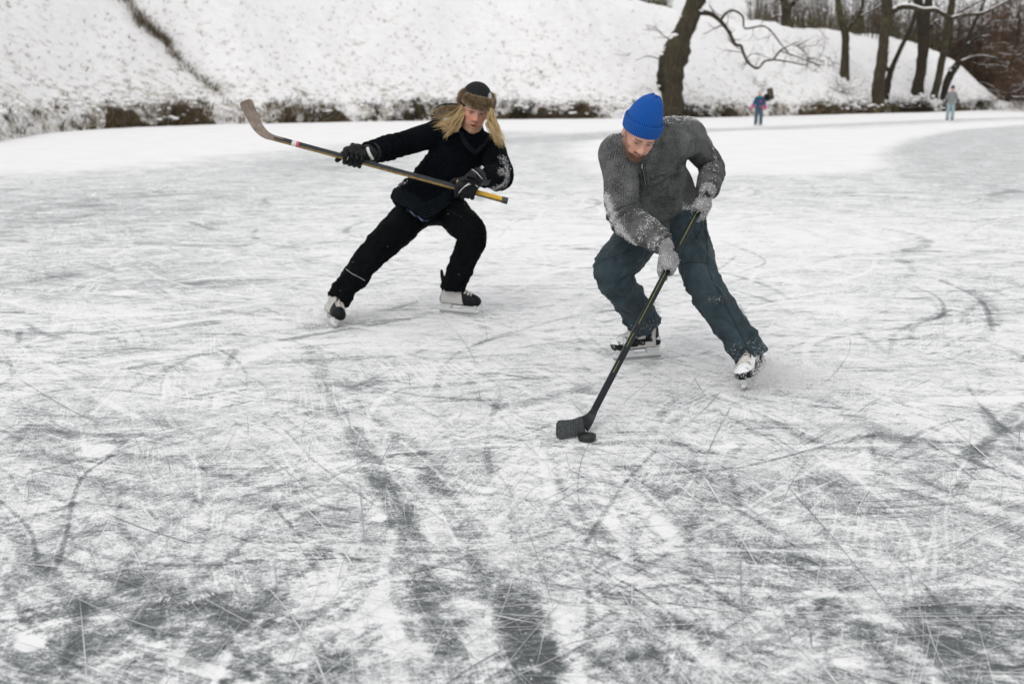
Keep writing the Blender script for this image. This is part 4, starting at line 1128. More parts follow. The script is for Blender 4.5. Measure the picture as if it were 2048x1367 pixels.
def rect_sweep(mb, pts, hd, hh, tt_, **at):
    """rectangular bar: height along hd, thickness across; corners doubled so that faces keep a crisp colour (face attr 0 wide, 1 narrow)"""
    pts = np.asarray(pts, float); n = len(pts); tn = np.gradient(pts, axis=0); tn /= np.linalg.norm(tn, axis=1)[:, None]
    hd = np.broadcast_to(np.asarray(hd, float), (n, 3)); hd = hd - tn * np.sum(hd * tn, 1)[:, None]; hd = hd / np.linalg.norm(hd, axis=1)[:, None]
    sd_ = np.cross(tn, hd); hh = np.broadcast_to(hh, (n,))[:, None] / 2; th = np.broadcast_to(tt_, (n,))[:, None] / 2; b = .0022
    ring = [(1, 1, 0), (-1, 1, 0), (-1, 1, 1), (-1, -1, 1), (-1, -1, 0), (1, -1, 0), (1, -1, 1), (1, 1, 1)]
    V = []; F = []
    for (a, c, f) in ring:
        bh, bt = (b, 0) if f == 0 else (0, b)
        V.append(pts + hd * (a * (hh - bh)) + sd_ * (c * (th - bt))); F.append(np.full(n, float(f)))
    V = np.stack(V, 1).reshape(-1, 3); F = np.stack(F, 1).reshape(-1)
    i = np.arange(n - 1)[:, None] * 8; j = np.arange(8)[None, :]; a = i + j; c = i + (j + 1) % 8
    Q = np.stack([a, c, c + 8, a + 8], -1).reshape(-1, 4)
    caps = [[0,1,2,7],[7,2,3,6],[6,3,4,5]]
    Q = np.vstack([Q, [q[::-1] for q in caps], [[x + (n-1)*8 for x in q] for q in caps]])
    mb.add(V, Q, None, face=F, **at)

# ------------------------------------------------------------------ skates
t = NT('skate_boot'); c = t.coord(); tone = t.attr('tone'); nz = t.noise(c, 160, 4, .7)
cc = t.ramp(tone, [(0, (.006, .007, .008)), (.45, (.009, .010, .011)), (.55, (.36, .355, .34)), (1, (.50, .49, .475))])
sm = t.math('GREATER_THAN', t.math('MULTIPLY_ADD', nz, .9, t.attr('snowy')), 1.0)
t.set(Base_Color=t.mix(sm, cc, (.72, .73, .74)), Roughness=.55, Specular_IOR_Level=.15); t.bump(t.noise(c, 90, 3), .15, .002); M_BOOT = t.m
M_HOLDER = flat_mat('white_plastic', (.62, .63, .63), .35, .05, 20, spec=.5)
M_STEEL = flat_mat('blade_steel', (.42, .43, .44), .28, .1, 60, metal=.9)
M_LACE = flat_mat('lace', (.60, .57, .53), .9, .12, 200)
M_TONGUE = flat_mat('felt_tongue', (.045, .048, .05), .95, .3, 80)
def make_skate(parent, contact, F, U, design, snow=.0):
    F = nrm(F); U = nrm(np.asarray(U) - F * np.dot(U, F)); Sd = np.cross(U, F); B = np.stack([F, Sd, U], 1)
    W = lambda V: np.asarray(contact) + np.asarray(V, float) @ B.T
    S = SDF((-.17, -.075, .04), (.18, .075, .31), .0036)
    X = [1, 0, 0]; Y = [0, 1, 0]
    S.chain([(-.098,0,.093),(-.03,0,.088),(.05,0,.088),(.108,0,.088)], [.034,.036,.041,.038], .02, None, 3)
    S.ell((.112,0,.092), (.044,.042,.036), None, .015)
    S.chain([(.085,0,.100),(.035,0,.122),(-.015,0,.150),(-.040,0,.195)], [.037,.038,.038,.040], .025, None, 3)
    S.chain([(-.100,0,.095),(-.094,0,.140),(-.082,0,.185),(-.075,0,.215)], [.033,.031,.034,.039], .025, None, 3)
    S.ell((-.055,0,.17), (.055,.042,.06), None, .03)
    for q in (-1, 1): S.ell((-.062, .034*q, .150), (.020,.010,.020), None, .012)
    if design == 0: S.chain([(-.108,0,.190),(-.122,0,.240),(-.128,0,.276)], [.018,.016,.012], .012, ([0,1,0], 1.5, .6), 3)
    S.cut((0,0,.060), (0,0,-1), .4); S.cut((-.02,0,.238), (.35,0,1), .085)
    V, Q = S.mesh(); V = relax(V, Q, 1); x, y, z = V.T
    # panels
    if design == 0:
        lt = (x < .075 - (z - .07) * .62) & (x > -.122 + .16*np.maximum(z - .12, 0)) & (z > .069) & (z < .215) & (x < .02 + .2*(.2 - z))
        lt &= ~((x < -.10) & (z > .15))
    else:
        lt = ((x < .015) & (x > -.095) & (z > .072) & (z < .205) & ~((np.abs(x + .052) < .023 - (z - .11)*.25) & (z > .10) & (z < .17)))
        lt |= (np.abs(z - (.160 - x * .80)) < .011) & (x > -.03) & (x < .10) & (np.abs(y) > .026)
        lt |= (np.abs(z - .073) < .006) & (x < .09)
        lt &= ~((x > -.035) & (x < .05) & (z > .085) & (z < .118))
    rim = np.abs(z - .064) < .004
    tone = np.where(lt & ~rim, .85, .1)
    sn = snow * (.55 + .6 * fbm(V * 40, 3, 7)) * (1 + .5 * (vnormals(V, Q)[:, 2] > .2))
    boot = mesh_obj('skate', W(V), [Q], M_BOOT, parent, attrs={'tone': tone, 'snowy': sn})
    # holder with two towers
    mb = MB()
    def slab(poly, th_, zt=None):
        poly = np.array(poly, float); n = len(poly)
        A = np.c_[poly[:, 0], np.full(n, -th_), poly[:, 1]]; Bb = np.c_[poly[:, 0], np.full(n, th_), poly[:, 1]]
        i = np.arange(n); j = (i + 1) % n
        c0, c1 = A.mean(0), Bb.mean(0)
        return np.vstack([A, Bb, c0, c1]), np.stack([i, j, j + n, i + n], -1), np.vstack([np.stack([j, i, np.full(n, 2*n)], -1), np.stack([i + n, j + n, np.full(n, 2*n+1)], -1)])
    for poly, th_ in [([(-.142,.018),(.138,.018),(.143,.026),(.132,.034),(-.136,.034),(-.146,.026)], .0085),
                      ([(-.128,.033),(-.058,.033),(-.050,.061),(-.130,.061)], .014), ([(.030,.033),(.118,.033),(.134,.061),(.020,.061)], .014),
                      ([(-.132,.058),(-.045,.058),(-.04,.066),(-.134,.066)], .026), ([(.015,.058),(.130,.058),(.136,.066),(.01,.066)], .030)]:
        v, q, tr = slab(poly, th_); mb.add(W(v), q, tr)
    mb.build('blade_holder', M_HOLDER, boot, smooth=False)
    mb = MB(); v, q, tr = slab([(-.132,.000),(.118,.000),(.137,.006),(.143,.019),(-.146,.019),(-.143,.006)], .0016); mb.add(W(v), q, tr); mb.build('blade', M_STEEL, boot, smooth=False)
    # tongue, laces
    mb = MB(); tg = catmull([(.055,0,.142),(.02,0,.172),(-.002,0,.205),(.002,0,.228)], 4); rect_sweep(mb, W(tg), Sd, .052, .010); mb.build('tongue', M_TONGUE, boot)
    mb = MB(); bv = BVHTree.FromPolygons([tuple(a) for a in V], [tuple(a) for a in Q.tolist()])
    rows = [(.096,.135),(.078,.148),(.060,.162),(.042,.176),(.025,.190),(.008,.206),(-.006,.224)]
    for k, (lx, lz) in enumerate(rows):
        for sg in ((1, -1) if k < 6 else (1,)):
            lx2, lz2 = rows[min(k + 1, 6)] if sg else (lx, lz)
            pts = []
            for u_ in np.linspace(-1, 1, 9):
                yy = .030 * u_; f_ = (u_ * sg + 1) / 2; px_ = lx + (lx2 - lx) * f_ * (1 if k < 6 else 0); pz_ = lz + (lz2 - lz) * f_
                h = bv.ray_cast(Vector((px_ + .05, yy, pz_ + .06)), Vector(nrm([-.6, 0, -.8])), .2)
                if h[0] is not None: pts.append(np.array(h[0]) + np.array(h[1]) * .0025)
            if len(pts) > 3: mb.tube(W(pts), .0032, 5)
    if mb.n: mb.build('laces', M_LACE, boot)
    return boot, W
# ------------------------------------------------------------------ shared figure materials
t = NT('skin'); 
t.set(Base_Color=t.attr('col', True), Roughness=.5, Subsurface_Weight=.12, Subsurface_Radius=(.012, .005, .003)); t.bump(t.noise(t.coord(), 220, 3), .08, .001); M_SKIN = t.m
t = NT('eyeball'); t.set(Base_Color=t.ramp(t.math('DIVIDE', t.attr('tone'), 3.2), [(.0, (.005, .005, .006)), (.055, (.005, .005, .006)), (.07, (.06, .09, .13)), (.15, (.04, .06, .09)), (.17, (.55, .53, .51))]), Roughness=.15); M_EYE = t.m
def knit(name, dark, lite, freq=150, snowcol=(.74, .75, .76), marl=.8, bumpd=.004, sheen=.1, spec=.1):
    t = NT(name); c = t.coord(); wv = t.attr('wale', True); sx = t.n('ShaderNodeSeparateXYZ', i_Vector=wv)
    al, ar = sx.outputs[0], sx.outputs[1]
    rib = t.math('MULTIPLY_ADD', t.math('SINE', t.math('MULTIPLY', ar, 2 * math.pi * freq)), .5, .5)
    row = t.math('MULTIPLY_ADD', t.math('SINE', t.math('MULTIPLY', al, 2 * math.pi * freq * 1.4)), .5, .5)
    mz = t.noise(c, 175, 5, .85); big = t.noise(c, 14, 4)
    f = t.math('MULTIPLY_ADD', t.math('SUBTRACT', mz, .5), marl, t.math('MULTIPLY_ADD', rib, .17, t.math('MULTIPLY_ADD', row, .08, t.math('MULTIPLY_ADD', big, .5, -.02))))
    col = t.ramp(f, [(.15, dark), (.85, lite)])
    sn = t.math('MULTIPLY_ADD', t.math('SUBTRACT', t.noise(c, 260, 4, .8), .5), 1.7, t.attr('snowy'))
    sm = t.ramp(t.math('MULTIPLY_ADD', rib, .04, sn), [(.52, 0.), (.72, .92)])
    t.set(Base_Color=t.mix(sm, col, snowcol), Roughness=.95, Specular_IOR_Level=spec)
    t.put(t.b.inputs['Sheen Weight'], sheen); t.put(t.b.inputs['Sheen Roughness'], .5)
    t.bump(t.math('MULTIPLY_ADD', mz, .5, t.math('MULTIPLY_ADD', row, .3, rib)), .9, bumpd); return t.m
def cloth(name, col, rough=.75, var=.35, sheen=.06, spec=.2):
    t = NT(name); c = t.coord(); big = t.noise(c, 9, 5, .6); wv = t.noise(c, 500, 2)
    base = t.ramp(big, [(.3, tuple(x * (1 - var) for x in col)), (.7, tuple(x * (1 + var) for x in col))])
    sn = t.math('MULTIPLY_ADD', t.math('SUBTRACT', t.noise(c, 420, 3, .8), .5), 1.7, t.attr('snowy'))
    t.set(Base_Color=t.mix(t.ramp(sn, [(.55, 0.), (.85, .8)]), base, (.7, .72, .73)), Roughness=rough, Specular_IOR_Level=spec)
    t.put(t.b.inputs['Sheen Weight'], sheen)
    t.bump(t.math('MULTIPLY_ADD', wv, .12, t.noise(c, 38, 4, .6)), .35, .006); return t.m
M_SWEATER = knit('marled_grey_wool', (.016, .0175, .018), (.36, .368, .368), 150, sheen=.03, marl=1.5)
M_NAVY = knit('navy_wool', (.0018, .0026, .0036), (.0075, .011, .016), 62, marl=.5, bumpd=.010, sheen=.01, spec=.03)
M_GLOVEK = knit('pale_grey_wool', (.16, .165, .165), (.50, .51, .50), 160, marl=.9)
M_TROUSER = cloth('teal_slate_cloth', (.025, .041, .050))
M_BLACKCL = cloth('black_cloth', (.0022, .0030, .0036), .85, .4, .0, .08)

# ================================================================== skater in the grey sweater
gA = G(1274, 718); FA = nrm([-.95, -.30, 0]); UA = np.array([-.02, .05, 1])
gB = G(1508, 770); FB = nrm([-.56, -.83, 0]); UB = np.array([-.20, .12, 1])
pel = P(1336, 438, 5.42); wai = P(1326, 395, 5.33); che = P(1300, 338, 5.20); uch = P(1303, 292, 5.10); nek = P(1287, 282, 5.00)
shR = P(1234, 306, 5.04); shL = P(1376, 272, 5.20)
hipR = P(1290, 452, 5.42); hipL = P(1368, 448, 5.36)
eyem = P(1285, 288, 4.80); fH = nrm([.07, -.80, -.60]); RH = frame(fH, 12); sH = .98
hc = eyem - RH @ (np.array([0, -.08, 0]) * sH)
body_root = gA * .5 + gB * .5; body_root[2] = 0
# stick line
sT = P(1407, 401, 5.10); sHl = P(1183, 830, 4.36); ax = nrm(sHl - sT)
def on_stick(py):
    lo, hi = 0., 1.
    for _ in range(40):
        m = (lo + hi) / 2; q = sT + (sHl - sT) * m; d = depth_of(q); y = 683.5 - ((q - CAM) @ UPV) / d * FPX
        if y < py: lo = m
        else: hi = m
    return sT + (sHl - sT) * lo
cR = on_stick(530); NR = np.array([-.62, -.25, .55]); NR = nrm(NR - ax * np.dot(NR, ax))
wrR = cR + NR * .040 - ax * .055 + np.array([-.020, 0, .030])
cL = on_stick(414); NL = np.array([.70, -.25, .45]); NL = nrm(NL - ax * np.dot(NL, ax))
wrL = cL + NL * .050 + np.array([.0, .03, .062])
elR = P(1250, 432, 5.02); elL = P(1425, 333, 5.40)
knR = P(1226, 545, 5.16); knL = P(1411, 574, 5.08)

skR, WR = None, None
prim_legs_A = lambda W_: (W_([(-.05, 0, .215)])[0])
def tmpW(contact, F, U):
    F = nrm(F); U = nrm(np.asarray(U) - F * np.dot(U, F)); B = np.stack([F, np.cross(U, F), U], 1)
    return lambda v: np.asarray(contact) + np.asarray(v, float) @ B.T
wA, wB = tmpW(gA, FA, UA), tmpW(gB, FB, UB)
anA, anB = wA((-.048, 0, .19)), wB((-.048, 0, .19))
fine = [(hc - .16, hc + .16)]
bprims = [('c', [pel, wai, che, uch], [.125, .12, .125, .10], .05, (shL - shR, 1.2, .85)), ('c', [shR, uch, shL], [.065, .08, .065], .05),
          ('c', [uch, nek, hc + RH @ np.array([0, .03, -.06])], [.075, .058, .056], .03),
          ('c', [shR, (shR + elR) / 2, elR, wrR], [.055, .048, .042, .028], .02), ('c', [shL, (shL + elL) / 2, elL, wrL], [.055, .048, .042, .028], .02),
          ('c', [hipR, (hipR + knR) / 2, knR, (knR + anA) / 2, anA], [.085, .075, .055, .05, .036], .02), ('c', [hipL, (hipL + knL) / 2, knL, (knL + anB) / 2, anB], [.085, .075, .055, .05, .036], .02),
          ('c', [hipR, pel, hipL], [.09, .11, .09], .05)] + head_prims(hc, RH, .0, sH)
V, Q = sdf_mesh(bprims, .014, fine, .0034)
col = face_colors(V, hc, RH, sH, (.56, .325, .245), (.075, .040, .022), (.045, .026, .016), 1.35, .45, .35)
man = mesh_obj('person', V, [Q], M_SKIN, None, body_root, {'col': col})
tag(man, 'man in blue beanie and grey sweater bending over a black stick as he skates', 'person')
eyes(hc, RH, sH, man, M_EYE, (0, .35))

# sweater
tdir = nrm(shL - shR)
hemc = pel + (pel - wai) * .12; hemn = nrm(pel - wai)
mR = (shR + elR) / 2; mL = (shL + elL) / 2
sw_prims = [('c', [pel + hemn * .10, pel, wai, che, uch], [.160, .166, .168, .160, .130], .05, (tdir, 1.12, .86)),
            ('c', [shR, uch * .55 + shR * .45, uch + np.array([0, .03, .0]), uch * .45 + shL * .55, shL], [.084, .108, .118, .116, .096], .06),
            ('c', [uch, nek + (hc - nek) * .08], [.11, .080], .035),
            ('c', [nek + (nek - hc) * .12, nek + (hc - nek) * .28], [.082, .074], .012),
            ('c', [shR, mR, elR, elR * .45 + wrR * .55, wrR], [.094, .090, .086, .074, .054], .018),
            ('c', [shL, mL, elL, elL * .45 + wrL * .55, wrL], [.092, .074, .066, .060, .050], .018),
            ('c', [wrR + (elR - wrR) * .12, wrR + (elR - wrR) * .02], [.052, .050], .006), ('c', [wrL + (elL - wrL) * .16, wrL + (elL - wrL) * .08], [.054, .052], .006),
            ('x', hemc, hemn, .30), ('x', wrR + (elR - wrR) * .04, wrR - elR, .085), ('x', wrL + (elL - wrL) * .10, wrL - elL, .085)]
chT = [pel + hemn * .1, pel, wai, che, uch]; chR = [shR, mR, elR, wrR]; chL = [shL, mL, elL, wrL]
def sw_disp(V, uv, tt):
    rad = np.where(uv[:, 2] == 0, .16, .08)
    a = fold_noise(uv, (7, 1.3), 3, .11, .9)
    d = .006 * a + .0035 * (fbm(V * 26, 3, 4) - .5)
    arm = uv[:, 2] > 0
    d = d + arm * .010 * np.exp(-((tt - .55) / .10) ** 2) * np.sin(uv[:, 0] * 150 + 1.2 * np.sin(uv[:, 1] * 18))
    d = d + (uv[:, 2] == 2) * .010 * np.exp(-((tt - .80) / .16) ** 2) * np.sin(uv[:, 0] * 170)
    d = d + (uv[:, 2] == 1) * .006 * np.exp(-((tt - .93) / .05) ** 2) * np.sin(uv[:, 0] * 210)
    tor = uv[:, 2] == 0
    d = d + tor * .014 * np.exp(-((tt - .22) / .13) ** 2) * np.sin(uv[:, 0] * 55 + uv[:, 1] * 9 + 2 * fbm(V * 4, 2, 8))
    d = d + tor * .010 * np.exp(-((tt - .72) / .2) ** 2) * np.sin(uv[:, 1] * 38 + uv[:, 0] * 6)
    return d
o, V, Q, bv, sn = garment('sweater', sw_prims, .0065, M_SWEATER, man, [(chT, .16), (chR, .075), (chL, .08)], -FWD, sw_disp,
    snow=[([(1212,395),(1222,425),(1242,462),(1270,488)], .055, .64), ([(1225,440),(1262,480)], .04, .55), 
          ([(1412,262),(1424,292),(1432,330)], .03, .40), ([(1300,492),(1316,478)], .05, .5), ([(1370,415),(1395,425)], .04, .55), ([(1280,470),(1300,440)], .07, .42)], base_snow=.14, top=.42)
sweater = o; swbv = bv
flakes('snow_dusting', V, Q, sn, 2600, sweater, thr=.3)
M_ZIP = flat_mat('zip_metal', (.35, .36, .36), .35, .2, 300, metal=.7); M_ZTAPE = flat_mat('zip_tape', (.014, .016, .017), .9)
piping('zip_tape', swbv, [(1283,325),(1287,346),(1292,372)], .0052, M_ZTAPE, sweater, .0005)
zz = piping('zip', swbv, [(1283,325),(1287,346),(1292,372)], .0022, M_ZIP, sweater, .0048)
piping('zip_seam', swbv, [(1277,326),(1281,348),(1286,372)], .0028, M_SWEATER, sweater, .001); piping('zip_seam', swbv, [(1290,325),(1294,346),(1298,372)], .0028, M_SWEATER, sweater, .001)
h = rays_to(swbv, [(1283, 326)])
if h: 
    mb = MB(); mb.box(h[0][0] + h[0][1] * .008 - np.array([0, 0, .012]), (.008, .004, .022), None, .001); mb.build('zip_pull', M_ZIP, sweater)
# raglan and side seams
piping('seam', swbv, [(1330,292),(1352,310),(1366,328),(1371,340)], .0022, M_SWEATER, sweater, .0); piping('seam', swbv, [(1250,300),(1247,330),(1252,352)], .0022, M_SWEATER, sweater, .0)

# trousers
hmA, hmB = wA((-.045, 0, .195)), wB((-.045, 0, .125))
tr_prims = [('c', [wai, pel], [.135, .150], .05, (tdir, 1.12, .86)), ('c', [hipR, pel + np.array([0, 0, -.03]), hipL], [.115, .125, .112], .06),
            ('c', [hipR, hipR * .45 + knR * .55, knR, knR * .5 + hmA * .5, hmA, hmA + (hmA - knR) * .05], [.122, .113, .098, .087, .091, .093], .03),
            ('c', [hipL, hipL * .45 + knL * .55, knL, knL * .5 + hmB * .5, hmB, hmB + (hmB - knL) * .05], [.108, .096, .086, .086, .084, .086], .03),
            ('x', hmA + UA * .005, hmA - knR, .23), ('x', hmB + UB * .005, hmB - knL, .23)]
def tr_disp(V, uv, tt, a1=.012):
    d = a1 * fold_noise(uv, (7, 1.0), 7, .10, 1.6) + .010 * fold_noise(uv, (16, 1.1), 17, .10, 2.6) * (.35 + np.exp(-((tt - .5) / .16) ** 2) + np.exp(-((tt - .88) / .14) ** 2)) + .004 * (fbm(V * 14, 3, 9) - .5)
    leg = uv[:, 2] > 0
    back = .5 + .5 * np.cos(uv[:, 1] / .1 - 2.4)
    d = d + leg * .010 * np.exp(-((tt - .50) / .08) ** 2) * (1 - 2 * np.abs(np.sin(uv[:, 0] * 30 + 1.3 * np.sin(uv[:, 1] / .1 + 1)))) * back
    d = d + leg * .007 * np.exp(-((tt - .90) / .10) ** 2) * (1 - 2 * np.abs(np.sin(uv[:, 0] * 26 + 1.8 * np.sin(uv[:, 1] / .1))))
    return d
chA = [hipR, knR, hmA]; chB = [hipL, knL, hmB]
o, V, Q, bv, sn = garment('trousers', tr_prims, .007, M_TROUSER, man, [([wai, pel, pel - np.array([0, 0, .1])], .15), (chA, .1), (chB, .1)], -FWD, tr_disp,
    snow=[([(1490,722),(1506,714),(1528,698)], .05, .32), ([(1478,705),(1510,690)], .07, .24), ([(1270,655),(1295,650),(1318,640)], .06, .22), ([(1420,600),(1440,598)], .02, .42)], base_snow=.06)
trousers = o; flakes('snow_dusting', V, Q, sn, 420, trousers, size=(.0005, .0014), thr=.12)
M_SEAM = flat_mat('seam_thread', (.012, .021, .026), .8)
for ln in [[(1410,445),(1414,490),(1416,530),(1424,560)], [(1424,560),(1446,600),(1470,646),(1492,690),(1500,712)], [(1362,528),(1385,524),(1412,526)], [(1204,520),(1230,512),(1262,500)], [(1428,570),(1438,578),(1444,590)], [(1404,450),(1396,470),(1386,480)]]:
    piping('seam', bv, ln, .0022, M_SEAM, trousers, .0006)

# beanie: ribbed lathe with a turned-up cuff
M_BEANIE = None
t = NT('blue_wool'); c = t.coord(); nz = t.noise(c, 350, 3, .7); rb = t.attr('tone')
t.set(Base_Color=t.ramp(t.math('MULTIPLY_ADD', nz, .45, t.math('MULTIPLY', rb, .55)), [(.15, (.004, .036, .165)), (.85, (.010, .115, .46))]), Roughness=.95, Specular_IOR_Level=.1); t.put(t.b.inputs['Sheen Weight'], .15)
t.bump(nz, .5, .002); M_BEANIE = t.m
def lathe_hat(prof, c, R, nrib, amp, squash=(1, 1.12), gather=0, seed=1, close=True):
    na = nrib * 8; th = np.linspace(0, 2 * math.pi, na, endpoint=False); V = []; T_ = []
    for k, (r, z, ox, oy) in enumerate(prof):
        rib = np.cos(th * nrib); g = gather * sstep(.6, 1., k / (len(prof) - 1)) * np.cos(th * 6 + seed)
        rr = r * (1 + g) + amp * rib * min(1, r / .05)
        dz = .008 * gather * 6 * sstep(.75, 1., k / (len(prof) - 1)) * np.cos(th * 3 + 1)
        V.append(np.c_[np.cos(th) * rr * squash[0] + ox, np.sin(th) * rr * squash[1] + oy, np.full(na, z) + dz]); T_.append(rib * .5 + .5)
    n = len(prof); V = np.concatenate(V); T_ = np.concatenate(T_)
    i = np.arange(n - 1)[:, None] * na; j = np.arange(na)[None, :]; a = i + j; b = i + (j + 1) % na
    return c + (V * [.95, .97, .87]) @ R.T, np.stack([a, b, b + na, a + na], -1).reshape(-1, 4), T_
tilt = np.array(Matrix.Rotation(math.radians(-14), 3, 'X'))
RB = RH @ tilt; bc = hc + RH @ np.array([0, .010, .026])
crown = [(.090, .0, 0, 0), (.0925, .03, 0, 0), (.091, .06, 0, 0), (.0865, .085, .001, .001), (.079, .110, .002, .002), (.070, .133, .004, .003), (.059, .154, .007, .004), (.047, .172, .010, .005), (.036, .184, .013, .005), (.025, .191, .015, .005), (.015, .190, .016, .005), (.003, .180, .016, .005)]
pr = []; C_ = catmull(np.array(crown), 3)
v, q, tn_ = lathe_hat([tuple(x) for x in C_], bc, RB, 64, .0009, gather=.30)
hat = mesh_obj('beanie', v, [q], M_BEANIE, man, attrs={'tone': tn_})
cuff = [(.0955,.058,0,0),(.0990,.060,0,0),(.1010,.055,0,0),(.1015,.040,0,0),(.1010,.020,0,0),(.0995,.000,0,0),(.0985,-.008,0,0),(.0960,-.012,0,0),(.0925,-.010,0,0),(.0915,.005,0,0)]
v, q, tn_ = lathe_hat(cuff, bc, RB, 64, .0011)
mesh_obj('cuff', v, [q], M_BEANIE, hat, attrs={'tone': tn_})

# knitted gloves closed round the stick
def knit_glove(Cc, N, fs, wr, el, label=None):
    pr, fr = grip_hand(Cc, ax, N, fs, wr, fat=1.12, rs=.014)
    pr.append(('c', [wr, wr + nrm(el - wr) * .075], [.036, .038], .012))
    V, Q = sdf_mesh(pr, .0034); V = relax(V, Q, 1)
    uv, tt = limb_uv(V, [([Cc, wr, wr + nrm(el - wr) * .08], .04)], -FWD)
    sn = .36 + .35 * (fbm(V * 30, 3, 3) - .35)
    N_ = vnormals(V, Q); V = V + N_ * (.002 * (fbm(V * 120, 2, 5) - .4))[:, None]
    o = mesh_obj('glove', V, [Q], M_GLOVEK, man, attrs={'wale': uv, 'snowy': sn}); return o, V, Q, sn
gl, V, Q, sn = knit_glove(cR, NR, -1, wrR, elR); flakes('snow_dusting', V, Q, sn, 600, gl, size=(.0006, .0020), thr=.3)
gl, V, Q, sn = knit_glove(cL, NL, 1, wrL, elL); flakes('snow_dusting', V, Q, sn + .2, 900, gl, size=(.0007, .0024), thr=.3)
make_skate(man, gA, FA, UA, 1, .50); make_skate(man, gB, FB, UB, 1, .52)

# ------------------------------------------------------------------ black stick
def view_h(pts):
    tn = np.gradient(np.asarray(pts, float), axis=0); tn /= np.linalg.norm(tn, axis=1)[:, None]
    return np.cross(tn, FWD)
t = NT('stick_carbon'); c = t.coord(); fc = t.attr('face'); nz = t.noise(c, 60, 5, .7); lg = t.noise(c, 14, 3, .6)
base = t.ramp(nz, [(.35, (.006, .009, .011)), (.7, (.014, .019, .022)), (.8, (.10, .11, .11))])
t.set(Base_Color=base, Roughness=.38, Specular_IOR_Level=.25); M_CARBON = t.m
t = NT('stick_tape'); c = t.coord(); nz = t.noise(c, 120, 4, .7); wv = t.n('ShaderNodeTexWave', i_Vector=c, i_Scale=28, i_Distortion=2.5, i_Detail=2, bands_direction='X').outputs['Fac']
t.set(Base_Color=t.ramp(t.math('MULTIPLY_ADD', wv, .12, nz), [(.35, (.022, .026, .027)), (.75, (.085, .095, .095)), (.95, (.30, .31, .31))]), Roughness=.9); t.bump(wv, .25, .002); M_TAPE = t.m
M_LIME = flat_mat('lime_print', (.36, .40, .10), .5, .3, 40)
stick = empty('hockey_stick', sHl * [1, 1, 0]); tag(stick, 'black hockey stick with taped blade on the ice behind the puck', 'hockey stick')
bl = [G(1177, 838, .062), G(1166, 848, .050), G(1150, 855, .043), G(1131, 858, .041), G(1112, 858, .041)]
shaft = np.array([sT - ax * .07] + [sT + (sHl - sT) * u_ for u_ in np.linspace(0, .985, 24)])
mb = MB(); rect_sweep(mb, shaft, view_h(shaft), .030, .021); mb.build('shaft', M_CARBON, stick, smooth=False)
jn = catmull([sT + (sHl - sT) * .93, sT + (sHl - sT) * .985, bl[0], bl[1]], 5)[5:]; n = len(jn)
mb = MB(); rect_sweep(mb, jn, view_h(jn), np.interp(np.linspace(0, 1, n), [0, .5, 1], [.031, .048, .072]), np.linspace(.021, .013, n)); mb.build('hosel', M_CARBON, stick, smooth=False)
bd = catmull(bl[1:], 6); n = len(bd); s_ = np.linspace(0, 1, n)
bd = bd + np.outer(.012 * s_ ** 2, -FWD); hh = np.interp(s_, [0, .4, .85, .94, 1], [.073, .078, .083, .076, .052])
mb = MB(); rect_sweep(mb, bd, np.array([-.15, .12, 1]), hh, np.interp(s_, [0, 1], [.013, .008])); mb.build('blade', M_TAPE, stick, smooth=False)
hv = nrm(np.cross(ax, FWD)); sv = nrm(np.cross(hv, ax)); sv = sv if sv @ FWD < 0 else -sv
for a_, b_ in [(.03, .24), (.37, .62), (.66, .72), (.78, .83)]:
    mb = MB(); q = np.array([sT + (sHl - sT) * u_ for u_ in np.linspace(a_, b_, 6)]); mb.strip(q + sv * .0108 - hv * .004, np.tile(hv * .0008, (6, 1))); mb.build('stripe', M_LIME, stick)
mb = MB(); rect_sweep(mb, np.array([sT - ax * .085, sT - ax * .03, sT + ax * .012]), view_h(shaft)[0], .034, .025); mb.build('grip_tape', M_TAPE, stick, smooth=False)

# ------------------------------------------------------------------ puck
pk = G(1174, 879.5)
t = NT('puck_rubber'); c = t.coord(); t.set(Base_Color=t.ramp(t.noise(c, 90, 4, .7), [(.3, (.006, .0065, .007)), (.75, (.016, .018, .019)), (.9, (.07, .07, .07))]), Roughness=.38, Specular_IOR_Level=.5); t.bump(t.noise(c, 220, 3), .2, .001); M_PUCK = t.m
prof = [(0, .0255), (.034, .0255), (.0368, .0245), (.0381, .0225), (.0381, .0035), (.0372, .0012), (.035, .0005), (0, .0005)]
th = np.linspace(0, 2 * math.pi, 96, endpoint=False); V = []
for k, (r, z) in enumerate(prof):
    kn = (1 - .006 * (np.cos(th * 48) > 0)) if 3 <= k <= 4 else 1
    V.append(np.c_[np.cos(th) * r * kn, np.sin(th) * r * kn, np.full(96, z)])
V = np.concatenate(V) + pk; i = np.arange(len(prof) - 1)[:, None] * 96; j = np.arange(96)[None, :]
a, b = i + j, i + (j + 1) % 96
o = mesh_obj('puck', V, [np.stack([a + 96, b + 96, b, a], -1).reshape(-1, 4)], M_PUCK, None, pk, smooth=True); tag(o, 'black rubber puck on the ice in front of the taped stick blade', 'puck')

